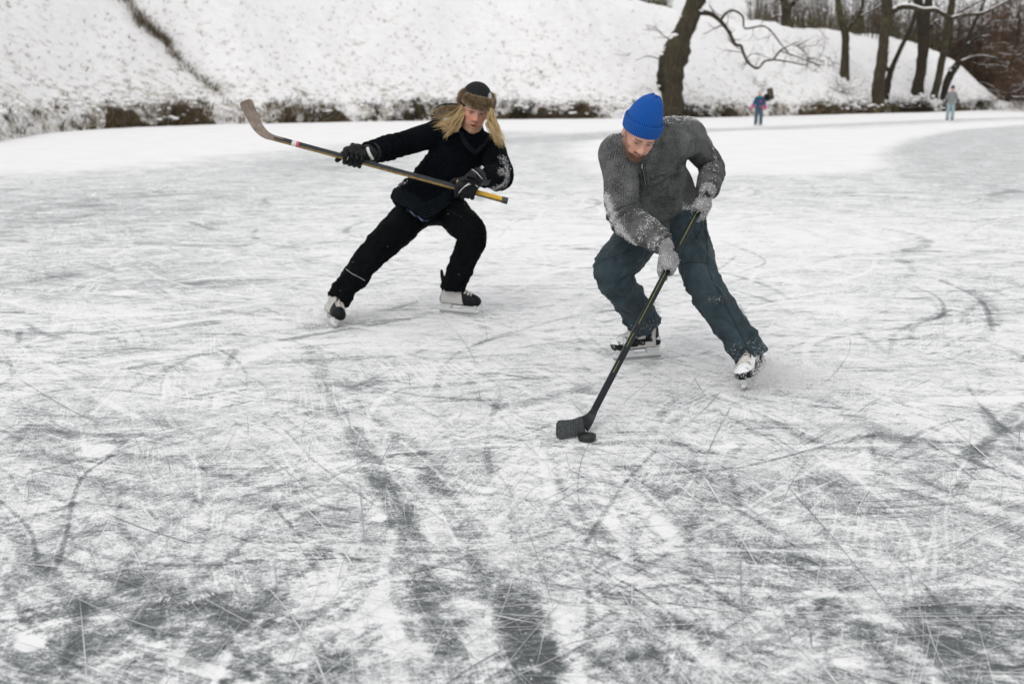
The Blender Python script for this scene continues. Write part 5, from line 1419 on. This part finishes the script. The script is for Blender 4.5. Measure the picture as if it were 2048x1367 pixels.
# snow thrown up by the braking skate
mb = MB()
for k in range(13000):
    u_ = RNG.random() ** 1.2; a = RNG.normal(.15, .9); d = abs(RNG.normal(0, .17)); hgt_ = abs(RNG.normal(0, .055)) * (1.1 - min(d, .4))
    c_ = gB + FB * RNG.uniform(-.20, .10) + np.array([math.cos(a) * d * 1.3, math.sin(a) * d - .02, .003 + hgt_]); s_ = RNG.uniform(.0006, .0020)
    mb.add(TET * s_ + c_, None, TF)
tag(mb.build('snow_spray', M_SNOW, smooth=False), 'fine spray of snow thrown up around the braking skate on the right', 'snow spray', kind='stuff')
mb = MB()
gK = G(655, 648)
for k in range(2600):
    a = RNG.uniform(0, 6.28); d = abs(RNG.normal(0, .16)); c_ = gK + np.array([math.cos(a) * d * 1.2, math.sin(a) * d, .003 + abs(RNG.normal(0, .03))]); s_ = RNG.uniform(.0006, .0020)
    mb.add(TET * s_ + c_, None, TF)
tag(mb.build('snow_spray', M_SNOW, smooth=False), 'thin spray of snow around the tilted left skate of the black-clad skater', 'snow spray', kind='stuff')
# ================================================================== skater in dark clothes and fur hat
gC = G(918, 627); FC = nrm([.93, -.36, 0]); UC = np.array([.02, .04, 1])
gD = G(657, 648); FD = nrm([.42, -.91, 0]); UD = np.array([.46, .05, .88])
wC, wD = tmpW(gC, FC, UC), tmpW(gD, FD, UD)
pel = P(860, 402, 6.62); wai = P(884, 362, 6.55); che = P(914, 320, 6.46); uch = P(929, 287, 6.42); nek = P(938, 276, 6.36)
shR = P(876, 268, 6.40); shL = P(984, 297, 6.48)
hipR = P(843, 412, 6.58); hipL = P(890, 408, 6.66); knR = P(743, 511, 6.46); knL = P(944, 471, 6.42)
fH = nrm([.20, -.95, -.20]); RH = frame(fH, 12); sH = 1.07; eyem = P(953, 227, 6.20); hc = eyem - RH @ np.array([0, -.085, 0])
sA = P(1013, 401.5, 6.03); sB = P(548, 276, 5.80); ax = nrm(sB - sA)
def on_line(px):
    lo, hi = 0., 1.
    for _ in range(40):
        m = (lo + hi) / 2; q = sA + (sB - sA) * m; x = 1024 + q[0] / depth_of(q) * FPX
        if x > px: lo = m
        else: hi = m
    return sA + (sB - sA) * lo
cR = on_line(706); cL = on_line(930)
NR = np.array([.25, .30, .92]); NR = nrm(NR - ax * (ax @ NR)); NL = np.array([.25, -.72, .62]); NL = nrm(NL - ax * (ax @ NL))
elR = P(792, 292, 6.26); elL = P(1000, 352, 6.30)
wrR = cR + NR * .050 - ax * .060 + np.array([.0, .03, .0]); wrL = cL + NL * .050 + np.array([.055, .04, .045])
anC, anD = wC((-.048, 0, .19)), wD((-.048, 0, .19))
root2 = (gC + gD) / 2; root2[2] = 0
bprims = [('c', [pel, wai, che, uch], [.125, .12, .125, .10], .05, (shL - shR, 1.2, .85)), ('c', [shR, uch, shL], [.065, .08, .065], .05),
          ('c', [uch, nek, hc + RH @ np.array([0, .03, -.06])], [.075, .058, .056], .03),
          ('c', [shR, (shR + elR) / 2, elR, wrR], [.055, .048, .042, .028], .02), ('c', [shL, (shL + elL) / 2, elL, wrL], [.055, .048, .042, .028], .02),
          ('c', [hipR, (hipR + knR) / 2, knR, (knR + anD) / 2, anD], [.08, .07, .05, .046, .034], .02), ('c', [hipL, (hipL + knL) / 2, knL, (knL + anC) / 2, anC], [.08, .07, .05, .046, .034], .02),
          ('c', [hipR, pel, hipL], [.09, .11, .09], .05)] + head_prims(hc, RH, .008, sH)
V, Q = sdf_mesh(bprims, .014, [(hc - .16, hc + .16)], .0034)
col = face_colors(V, hc, RH, sH, (.54, .30, .225), (.26, .165, .09), (.20, .12, .06), .85, .85)
man2 = mesh_obj('person', V, [Q], M_SKIN, None, root2, {'col': col})
tag(man2, 'long-haired blond man in dark clothes and fur-trimmed hat holding his stick up across his body', 'person')
eyes(hc, RH, sH, man2, M_EYE, (-.15, .15))

# jacket
hemc = pel + (pel - wai) * .50; hemn = nrm(pel - wai); tdir = nrm(shL - shR); mR = (shR + elR) / 2; mL = (shL + elL) / 2
jk = [('c', [P(848, 434, 6.52), pel - FWD * .05, wai, che, uch], [.164, .166, .162, .158, .125], .05, (tdir, 1.14, .86)),
      ('c', [shR, uch * .5 + shR * .5, uch, uch * .5 + shL * .5, shL], [.084, .100, .105, .100, .084], .05),
      ('c', [uch, nek + (hc - nek) * .05], [.105, .088], .03), ('c', [nek + (nek - hc) * .12, nek + (hc - nek) * .22], [.094, .088], .012),
      ('c', [shR, mR, elR, elR * .45 + wrR * .55, wrR], [.084, .080, .073, .064, .054], .02), ('c', [shL, mL, elL, elL * .45 + wrL * .55, wrL], [.086, .086, .084, .072, .058], .02),
      ('e', P(818, 392, 6.60), np.array([.11, .12, .10]), None, .04), ('x', P(812, 418, 6.48), np.array([-.42, -.1, -.88]), .33), ('x', P(882, 424, 6.56), np.array([.52, -.1, -.84]), .30), ('x', wrR + (elR - wrR) * .10, wrR - elR, .10), ('x', wrL + (elL - wrL) * .10, wrL - elL, .10)]
def jk_disp(V, uv, tt):
    arm = uv[:, 2] > 0; tor = ~arm
    d = .007 * fold_noise(uv, (8, 1.2), 23, .11, 1.2) + .004 * (fbm(V * 22, 3, 4) - .5)
    d = d + (uv[:, 2] == 1) * .011 * sstep(.30, .55, tt) * np.sin(uv[:, 0] * 88 + .9 * np.sin(uv[:, 1] * 16))
    d = d + (uv[:, 2] == 2) * .008 * np.exp(-((tt - .5) / .15) ** 2) * np.sin(uv[:, 0] * 90)
    cable = np.abs(((uv[:, 1] * 1.0 + .5) % .085) - .0425) < .017
    d = d + tor * cable * .004 * np.sin(uv[:, 0] * 130)
    d = d + tor * .012 * np.exp(-((tt - .18) / .14) ** 2) * np.sin(uv[:, 0] * 46 + uv[:, 1] * 7)
    return d
o, V, Q, bv, sn = garment('jacket', jk, .0070, M_NAVY, man2, [([pel + hemn * .16, pel, wai, che, uch], .16), ([shR, mR, elR, wrR], .075), ([shL, mL, elL, wrL], .08)], -FWD, jk_disp,
    snow=[([(1006,318),(1014,340),(1012,362),(996,374),(980,378)], .042, .50), ([(1000,345),(1012,340)], .04, .44), ([(790,372),(810,366)], .03, .40)], base_snow=.02)
jacket = o; jbv = bv; flakes('snow_dusting', V, Q, sn, 900, jacket, size=(.0006, .002), thr=.2)
# ribbed hem, lighter worn knit
M_RIB = knit('navy_rib', (.004, .006, .008), (.020, .027, .036), 70, marl=.7, bumpd=.010, sheen=.02, spec=.05)
for k in range(6):
    dy = -5.5 * k
    piping('rib', jbv, [(786 + k,398 + dy),(812,411 + dy),(836,425 + dy),(850,434 + dy),(866,428 + dy),(888,414 + dy),(902,405 + dy)], .0050, M_RIB, jacket, -.001, 6)
for ln, r in [([(921,262),(926,276),(934,290),(944,300),(952,308)], .015), ([(976,270),(970,284),(960,296),(950,306)], .014)]: piping('collar', jbv, ln, r, M_RIB, jacket, .002, 10)
# plaid shirt: collar and a tail showing under the jacket
t = NT('plaid'); c = t.coord(); sx = t.n('ShaderNodeSeparateXYZ', i_Vector=t.map(c, (1, 1, 1), (0, .5, .3)))
s1 = t.math('SINE', t.math('MULTIPLY', sx.outputs[0], 170)); s2 = t.math('SINE', t.math('MULTIPLY', sx.outputs[2], 140))
t.set(Base_Color=t.ramp(t.math('MULTIPLY_ADD', t.math('ADD', s1, t.math('MULTIPLY', s2, .4)), .35, .5), [(.15, (.006, .010, .022)), (.5, (.018, .035, .085)), (.85, (.20, .22, .27))]), Roughness=.9); M_PLAID = t.m
for nm, tl in [('shirt_tail', [('c', [P(818, 418, 6.42), P(836, 429, 6.40), P(850, 437, 6.39), P(857, 434, 6.40)], [.018, .022, .022, .014], .02, (-FWD, .35, 1))]), ('shirt_collar', [('c', [nek + (nek - hc) * .05, nek + (hc - nek) * .34], [.080, .072], .01)])]:
    V, Q = sdf_mesh(tl, .006); mesh_obj(nm, V, [Q], M_PLAID, man2)

# trousers
hmC, hmD = wC((-.040, 0, .17)), wD((-.040, 0, .155))
tr = [('c', [wai, pel], [.13, .142], .05, (tdir, 1.12, .86)), ('c', [hipR, pel + np.array([0, 0, -.03]), hipL], [.108, .120, .108], .05),
      ('c', [hipR, hipR * .5 + knR * .5, knR, knR * .5 + hmD * .5, hmD, hmD + (hmD - knR) * .05], [.120, .108, .092, .082, .078, .080], .03),
      ('c', [hipL, hipL * .5 + knL * .5, knL, knL * .5 + hmC * .5, hmC, hmC + (hmC - knL) * .05], [.118, .108, .096, .084, .080, .082], .03),
      ('x', hmC, hmC - knL + FC * .12, .2), ('x', hmD, hmD - knR, .2)]
o, V, Q, bv, sn = garment('trousers', tr, .0072, M_BLACKCL, man2, [([wai, pel, pel - np.array([0, 0, .1])], .15), ([hipR, knR, hmD], .09), ([hipL, knL, hmC], .09)], -FWD, tr_disp, base_snow=.08)
trousers2 = o; flakes('snow_dusting', V, Q, np.full(len(V), .5), 60, trousers2, size=(.0006, .0016), thr=.1)
M_REFL = flat_mat('reflective_tape', (.32, .34, .34), .5, .2, 60)
piping('reflective_piping', bv, [(692,538),(704,547),(718,554),(730,561)], .0024, M_REFL, trousers2, .001)
M_SEAMB = flat_mat('black_seam', (.0016, .002, .0026), .9)
piping('seam', bv, [(840,455),(815,480),(780,520),(745,560)], .0022, M_SEAMB, trousers2, .0004); piping('seam', bv, [(900,420),(930,440),(955,465)], .0022, M_SEAMB, trousers2, .0004)
make_skate(man2, gC, FC, UC, 0, .05); make_skate(man2, gD, FD, UD, 0, .12)

# padded gloves
t = NT('glove_leather'); c = t.coord(); nz = t.noise(c, 60, 4); tn2 = t.attr('tone')
t.set(Base_Color=t.mix(tn2, t.ramp(nz, [(.3, (.003, .0035, .004)), (.75, (.010, .011, .013))]), t.ramp(nz, [(.3, (.30, .21, .12)), (.7, (.46, .35, .22))])), Roughness=.5, Specular_IOR_Level=.16); t.bump(t.noise(c, 150, 4), .3, .002); M_GLOVE = t.m
M_PAD = flat_mat('glove_pad', (.006, .0068, .008), .45, .3, 70, .2, spec=.2); M_TRIM = flat_mat('white_trim', (.62, .62, .61), .5, .08, 60)
def pad_glove(Cc, N, fs, wr, el, pads, trims, label=''):
    pr, (A, N_, T, ro) = grip_hand(Cc, ax, N, fs, wr, fat=1.42, rs=.016, wrist_r=.046)
    back = nrm(el - wr)
    V, Q = sdf_mesh(pr, .0036); V = relax(V, Q, 1)
    q = V - Cc; al = q @ A; n_ = q @ N_; t_ = q @ T
    beige = ((t_ < -.004) & (al < .062) & (al > -.03) & (n_ < .060) & (np.hypot(n_, t_) < .052)).astype(float)
    g = mesh_obj('glove', V, [Q], M_GLOVE, man2, attrs={'tone': beige}); gb = bvh_of(V, Q)
    cu = [('c', [wr + back * .005, wr + back * .05, wr + back * .095], [.050, .056, .063], .01, (N_, .95, 1.08)), ('x', wr + back * .082, back, .12)]
    V2, Q2 = sdf_mesh(cu, .0045); mesh_obj('cuff', V2, [Q2], M_PAD, g); cb = bvh_of(V2, Q2)
    for (ph0, ph1, a0, a1, th_) in pads:
        mbp = MB(); B_ = math.radians((ph0 + ph1) / 2); rad = nrm(N_ * math.cos(B_) + T * math.sin(B_)); tan_ = np.cross(A, rad); L = ro * math.radians(ph1 - ph0) * 1.4
        mbp.box(Cc + A * ((a0 + a1) / 2) + rad * (ro + .022), (abs(a1 - a0), L, th_), np.stack([A, tan_, rad], 1), .0045); mbp.build('finger_pad', M_PAD, g)
    mbp = MB(); bk = nrm(np.cross(back, A)); bk = bk if bk @ N_ > 0 else -bk
    for k in range(2): 
        c_ = wr * (.55 - .42 * k) + (Cc + N_ * .045) * (.45 + .42 * k) + N_ * .034; yv = nrm(np.cross(N_, A)); Rm = np.stack([A, yv, N_], 1)
        m1 = MB(); m1.box(c_, (.088, .042, .026), Rm, .009); m1.build('backhand_roll', M_PAD, g)
    for ln, r, which in trims: piping('trim', cb if which else gb, ln, r, M_TRIM, g, .001)
    return g, gb, cb
gl1, gb1, cb1 = pad_glove(cR, NR, -1, wrR, elR, [(60,100,.026,.054,.014),(60,100,-.004,.022,.014),(60,100,-.036,-.008,.014),(60,100,-.064,-.040,.013),(112,150,.026,.052,.014),(112,150,-.004,.020,.014),(112,150,-.034,-.010,.014)],
    [([(698,309),(694,320),(688,334)], .0022, 0), ([(735,296),(738,306),(745,318)], .0095, 1)])
gl2, gb2, cb2 = pad_glove(cL, NL, -1, wrL, elL, [(60,100,.026,.054,.014),(60,100,-.004,.022,.014),(60,100,-.036,-.008,.014),(60,100,-.064,-.040,.013),(112,150,.026,.052,.014),(112,150,-.004,.020,.014)],
    [([(914,392),(918,385),(928,374),(944,362)], .0024, 0), ([(928,374),(938,369),(948,369),(956,374)], .0024, 0), ([(944,339),(953,345),(961,354),(964,358)], .0022, 1)])
h = rays_to(jbv, [(964, 336)])
if h:
    q, n = h[0]; mb = MB(); mb.box(q + n * .006, (.020, .004, .020), frame(n, 0) @ np.array(Matrix.Rotation(math.radians(42), 3, 'Y')), .001); mb.build('tag', M_TRIM, gl2)

# stick held across the body
t = NT('wood_stick'); c = t.coord(); fc = t.attr('face'); nz = t.noise(c, 40, 5, .65)
black = t.ramp(nz, [(.3, (.010, .014, .018)), (.72, (.028, .036, .044)), (.82, (.16, .16, .16))]); gold = t.ramp(nz, [(.3, (.14, .085, .025)), (.7, (.36, .24, .08))])
t.set(Base_Color=t.mix(fc, black, gold), Roughness=.42); M_WSTICK = t.m
t = NT('yellow_stick'); c = t.coord(); fc = t.attr('face'); nz = t.noise(c, 60, 4); t.set(Base_Color=t.mix(fc, t.ramp(nz, [(.3, (.50, .28, .02)), (.7, (.66, .40, .04))]), t.ramp(nz, [(.3, (.09, .065, .03)), (.7, (.22, .16, .07))])), Roughness=.45); M_YEL = t.m
t = NT('worn_blade'); c = t.coord(); nz = t.noise(c, 30, 6, .7); t.set(Base_Color=t.ramp(nz, [(.25, (.13, .095, .075)), (.5, (.22, .175, .145)), (.8, (.34, .31, .285))]), Roughness=.85); t.bump(nz, .3, .002); M_WBLADE = t.m
M_REDW = flat_mat('red_print', (.60, .10, .13), .5); 
st2 = empty('hockey_stick', sA); tag(st2, 'hockey stick with worn wooden blade held up by the man in the fur hat', 'hockey stick')
def bar(name, a, b, mat, h_, th_, n=14, z=0):
    q = np.array([sA + (sB - sA) * u for u in np.linspace(a, b, n)]); m = MB(); h0 = view_h(q); rect_sweep(m, q, h0 * math.cos(.55) + FWD * math.sin(.55) * np.sign(h0[:, 2:3]), h_, th_); return m.build(name, mat, st2, smooth=False)
bar('butt_cap', -.005, .022, M_TAPE, .0345, .0255, 4); bar('yellow_section', .020, .175, M_YEL, .0315, .0225); bar('shaft', .175, 1.0, M_WSTICK, .030, .0215, 30)
bar('red_band', .897, .908, M_REDW, .0308, .0220, 3); bar('white_band', .908, .926, M_TRIM, .0309, .0221, 3)
bd = catmull([P(566, 281, 5.81), P(548, 276, 5.80), P(530, 268, 5.80), P(516, 254, 5.80), P(506, 235, 5.79), P(497, 216, 5.77), P(490, 201, 5.75)], 6); n = len(bd); s_ = np.linspace(0, 1, n)
hh = np.interp(s_, [0, .2, .36, .55, .9, .97, 1], [.030, .034, .052, .064, .076, .072, .050])
m = MB(); rect_sweep(m, bd, view_h(bd), hh, np.interp(s_, [0, .4, 1], [.0218, .014, .008])); m.build('blade', M_WBLADE, st2, smooth=False)

# fur hat
t = NT('hat_cloth'); c = t.coord(); nz = t.noise(c, 120, 4, .7); t.set(Base_Color=t.mix(t.ramp(t.math('MULTIPLY_ADD', nz, .8, t.attr('snowy')), [(.80, 0.), (.86, .8)]), (.0045, .0055, .006), (.6, .6, .61)), Roughness=.8); M_HATC = t.m
t = NT('fur'); t.set(Base_Color=t.ramp(t.attr('tone'), [(0, (.055, .033, .014)), (.45, (.20, .13, .065)), (.8, (.43, .34, .25)), (1, (.62, .55, .47))]), Roughness=.9, Specular_IOR_Level=.1); M_FUR = t.m
Lh = lambda x, y, z: hc + RH @ np.array([x, y, z])
V, Q = sdf_mesh([('e', Lh(0, .012, .080), np.array([.094, .112, .098]), RH, .01), ('e', Lh(0, .03, .05), np.array([.092, .10, .07]), RH, .03)], .0045)
sn = .75 * np.exp(-(np.linalg.norm(V - Lh(.075, -.05, .105), axis=1) / .045) ** 2)
V = V + vnormals(V, Q) * (.003 * (fbm(V * 30, 3, 2) - .5))[:, None]
hat2 = mesh_obj('fur_hat', V, [Q], M_HATC, man2, attrs={'snowy': sn})
def fur_part(name, prims, n, ln, flow, parent, tone0=.35, tone_fn=None):
    V, Q = sdf_mesh(prims, .005); N = vnormals(V, Q); m = MB()
    tn = np.full(len(V), tone0 * .6); m.add(V, Q, None, tone=tn)
    idx = RNG.integers(0, len(V), n); fl = np.asarray(flow, float)
    for i in idx:
        p = V[i]; d = nrm(N[i] * .8 + fl * .9 + RNG.normal(0, .35, 3)); L = ln * RNG.uniform(.5, 1.2); s_ = nrm(np.cross(d, RNG.normal(size=3))) * .0011
        b = tone0 + .5 * (vnoise(p * 55) - .5) + RNG.normal(0, .1)
        if tone_fn is not None: b += tone_fn(p)
        m.add([p - s_, p + s_, p + d * L * .6 + s_ * .6, p + d * L * .6 - s_ * .6, p + d * L], [[0, 1, 2, 3]], [[3, 2, 4]], tone=np.clip(np.array([b - .25, b - .25, b + .12, b + .12, b + .5]), 0, 1))
    return m.build(name, M_FUR, parent, smooth=True)
loc = lambda p: RH.T @ (p - hc)
fur_part('fur_brim', [('c', [Lh(-.088, -.015, .074), Lh(-.074, -.066, .073), Lh(-.04, -.100, .072), Lh(.0, -.110, .071), Lh(.04, -.102, .070), Lh(.074, -.068, .068), Lh(.088, -.018, .067)], [.022, .028, .031, .033, .032, .029, .024], .01, (RH[:, 2], 1.10, .45))],
         9000, .014, RH @ np.array([0, 0, -.5]), hat2, .40, lambda p: .32 * abs(loc(p)[2] - .071) / .04 - .12)
fur_part('ear_flap', [('c', [Lh(.090, .0, .104), Lh(.100, .01, .078), Lh(.106, .02, .04)], [.022, .028, .022], .01, (RH[:, 1], 1.2, .6))], 1800, .018, RH @ np.array([.3, 0, .2]), hat2, .50)
fur_part('ear_flap', [('c', [Lh(-.090, .0, .100), Lh(-.100, .01, .075), Lh(-.10, .02, .04)], [.016, .020, .018], .01, (RH[:, 1], 1.2, .6))], 1200, .018, RH @ np.array([-.3, 0, .2]), hat2, .50)
# left flap blown out sideways: cloth outside, fur lining below
fl = [P(921, 213, 6.30), P(903, 214, 6.28), P(885, 216, 6.27), P(873, 221, 6.27)]
V, Q = sdf_mesh([('c', [q + np.array([0, .012, .010]) for q in fl], [.022, .032, .034, .026], .01, (np.array([.1, .3, 1]), .35, 1.0))], .005)
mesh_obj('ear_flap', V, [Q], M_HATC, hat2, attrs={'snowy': np.zeros(len(V))})
fur_part('flap_lining', [('c', [q + np.array([0, -.010, -.008]) for q in fl], [.018, .028, .030, .022], .01, (np.array([.1, .3, 1]), .40, 1.0))], 2600, .016, np.array([-.7, -.2, -.3]), hat2, .62)

# long blond hair
t = NT('blond_hair'); t.set(Base_Color=t.ramp(t.attr('tone'), [(0, (.20, .12, .045)), (.5, (.52, .36, .16)), (1, (.74, .58, .33))]), Roughness=.5, Specular_IOR_Level=.4); M_HAIR = t.m
hairs = {0: MB(), 1: MB()}
guides = [([(926,212),(914,228),(903,240),(890,247),(877,250)], 6.27, 60), ([(927,218),(916,234),(905,247),(893,256),(880,252)], 6.25, 60), ([(928,222),(918,238),(909,251),(902,262),(896,269)], 6.24, 55),
          ([(928,224),(921,240),(918,252),(912,259),(905,262)], 6.23, 40), ([(929,225),(923,240),(921,250),(917,258),(911,255)], 6.22, 30), ([(924,210),(906,222),(892,230),(880,233),(874,235)], 6.28, 34),
          ([(980,216),(985,234),(991,252),(998,268),(1006,281)], 6.20, 60), ([(981,220),(982,238),(986,254),(992,272),(1001,286)], 6.18, 60), ([(979,224),(977,240),(979,252),(985,266),(996,280)], 6.17, 45),
          ([(979,228),(976,244),(975,252),(980,262),(984,272)], 6.16, 28), ([(984,218),(990,238),(998,256),(1004,270),(1010,279)], 6.20, 30)]
for pts, d, cnt in guides:
    for k in range(int(cnt * 1.2)):
        m = hairs[int(pts[0][0] > 950)]; o_ = RNG.normal(0, 1.15 if k % 7 else 3.2, 2); cu = RNG.normal(0, 1.0); w_ = RNG.uniform(.7, 1.15); ph = RNG.uniform(0, 6.28); dd = RNG.normal(0, .018); ph2 = pts[1][0] * 1.7 + (k % 3) * .9 + RNG.normal(0, .3)
        q = []
        for j, (x, y) in enumerate(pts):
            u = j / (len(pts) - 1); x0, y0 = pts[0]
            q.append(P(x0 + (x - x0) * w_ + o_[0] * (.5 + u) + (5.5 + RNG.normal(0, .8)) * u * math.sin(ph2 + u * 8), y0 + (y - y0) * (w_ + cu * .03) + o_[1] * (.5 + u) + 3.0 * u * math.cos(ph2 + u * 8), d + dd + .03 * u * math.sin(ph)))
        C_ = catmull(q, 4); n = len(C_); b = np.clip(RNG.normal(.30 + .45 * ((k % 3) > 0), .2), 0, 1)
        m.tube(C_, np.interp(np.linspace(0, 1, n), [0, .6, 1], [.0015, .0013, .0003]) * RNG.uniform(.6, 1.3), 3, cap=False, tone=b)
# fuller locks under the strands
for pts, d, r in [([(925,212),(912,230),(900,243),(886,249)], 6.29, .016), ([(927,220),(917,238),(907,252),(899,262)], 6.27, .016), ([(981,218),(985,238),(991,256),(1000,274)], 6.215, .015), ([(981,224),(981,242),(986,258),(994,274)], 6.20, .013)]:
    C_ = catmull([P(x, y, d) for x, y in pts], 5); n = len(C_); hairs[int(pts[0][0] > 950)].tube(C_, np.interp(np.linspace(0, 1, n), [0, .6, 1], [r * .8, r * .6, r * .1]), 8, rough=.5, tone=.05)
for m in hairs.values(): m.build('hair', M_HAIR, man2)

# ================================================================== two people far off on the ice
t = NT('person_clothes'); c = t.coord(); t.set(Base_Color=t.mix(t.noise(c, 9, 2), t.attr('col', True), t.attr('col2', True)), Roughness=.9); M_FAR = t.m
def far_part(name, prims, h, col, col2, parent, origin=None):
    V, Q = sdf_mesh(prims, h); n = len(V)
    return mesh_obj(name, V, [Q], M_FAR, parent, origin, {'col': np.tile(col, (n, 1)), 'col2': np.tile(col2, (n, 1))})
def far_person(base, ht, facing, cols, label, arm):
    k = ht / 1.75; R = frame(facing, 0); L = lambda x, y, z: base + R @ (np.array([x, y, z]) * k)
    ch = [('e', L(0, 0, 1.60), np.array([.085, .10, .12]) * k, R, .01), ('c', [L(0, 0, 1.45), L(0, .01, 1.56)], [.055*k, .05*k], .02), ('c', [L(0, .02, .95), L(0, .02, 1.2), L(0, .02, 1.40)], [.11*k, .11*k, .11*k], .05, (R[:, 0], 1.2, .8))]
    for s_ in (-1, 1):
        hand = L(*arm[0 if s_ < 0 else 1]); el = L(.25 * s_, .05, 1.15)
        ch += [('c', [L(.16*s_, .02, 1.38), el, hand], [.05*k, .045*k, .03*k], .03), ('c', [L(.09*s_, .02, .92), L(.11*s_, 0, .5), L(.12*s_, .02, .10)], [.08*k, .06*k, .04*k], .03), ('e', hand, np.array([.035, .035, .05]) * k, R, .02)]
    body = far_part('person', ch, .022, (.55, .32, .26), (.52, .28, .22), None, base); tag(body, label, 'person')
    jk = [('c', [L(0, .02, .88), L(0, .02, 1.15), L(0, .02, 1.40)], [.150*k, .145*k, .120*k], .05, (R[:, 0], 1.2, .85))]
    for s_ in (-1, 1):
        hand = L(*arm[0 if s_ < 0 else 1]); el = L(.25 * s_, .05, 1.15); jk += [('c', [L(.16*s_, .02, 1.38), el, hand * .85 + el * .15], [.075*k, .065*k, .055*k], .03)]
    far_part('jacket', jk, .022, cols['jacket'][0], cols['jacket'][1], body)
    tr = [('c', [L(0, .02, .98), L(0, .02, .86)], [.13*k, .13*k], .03, (R[:, 0], 1.2, .85))] + [('c', [L(.09*s_, .02, .88), L(.115*s_, 0, .5), L(.12*s_, .02, .10)], [.105*k, .092*k, .085*k], .03) for s_ in (-1, 1)]
    far_part('trousers', tr, .022, cols['trousers'][0], cols['trousers'][1], body)
    far_part('hat', [('e', L(0, .01, 1.675), np.array([.105, .115, .10]) * k, R, .01), ('e', L(0, .01, 1.75), np.array([.06, .06, .06]) * k, R, .04)], .018, cols['hat'][0], cols['hat'][1], body)
    for s_ in (-1, 1): far_part('skate', [('c', [L(.12*s_, .07, .10), L(.12*s_, -.10, .09)], [.05*k, .045*k], .02), ('c', [L(.12*s_, .08, .025), L(.12*s_, -.13, .025)], [.018*k, .018*k], .02)], .014, cols['boot'][0], cols['boot'][1], body)
    for s_ in (-1, 1): far_part('glove', [('e', L(*arm[0 if s_ < 0 else 1]), np.array([.055, .055, .085]) * k, R, .02), ('c', [L(*arm[0 if s_ < 0 else 1]), L(*(np.array(arm[0 if s_ < 0 else 1]) + [.01, 0, .13]))], [.055*k, .06*k], .02)], .016, cols['glove'][0], cols['glove'][1], body)
    return body, L, R, k
kid, L, R, k = far_person(G(1516, 253), 1.55, [-.1, -1, 0], dict(jacket=((.018, .045, .13), (.03, .10, .15)), trousers=((.055, .085, .12), (.075, .11, .14)), hat=((.42, .43, .44), (.50, .50, .50)), boot=((.6, .6, .6), (.5, .5, .5)), glove=((.60, .06, .28), (.55, .09, .30))),
                          'child in a blue jacket with bright pink gloves standing far off on the ice', ((-.36, -.08, .90), (.30, .02, .88)))
far_part('scarf', [('c', [L(-.08, -.06, 1.44), L(0, -.11, 1.42), L(.08, -.06, 1.44)], [.06*k]*3, .02)], .02, (.01, .16, .15), (.02, .2, .18), kid)
far_part('jacket_print', [('e', L(.06, -.135, 1.22), np.array([.045, .03, .09]) * k, R, .01)], .012, (.38, .04, .07), (.34, .05, .14), kid)
far_part('jacket_print', [('c', [L(.03, -.125, .98), L(.12, -.10, .90)], [.04*k, .04*k], .02)], .014, (.50, .05, .04), (.55, .08, .05), kid)
far_part('hood', [('e', L(.17, .04, 1.42), np.array([.05, .06, .08]) * k, R, .02)], .016, (.62, .10, .16), (.45, .25, .40), kid)
far_person(G(1899, 241), 1.80, [-.3, -1, 0], dict(jacket=((.28, .29, .29), (.12, .13, .13)), trousers=((.24, .32, .35), (.30, .38, .40)), hat=((.012, .03, .055), (.02, .04, .07)), boot=((.10, .12, .12), (.2, .2, .2)), glove=((.05, .05, .05), (.08, .08, .08))),
           'distant skater in grey patterned coat and pale blue trousers near the right edge', ((-.28, -.08, .92), (.32, -.02, .92)))
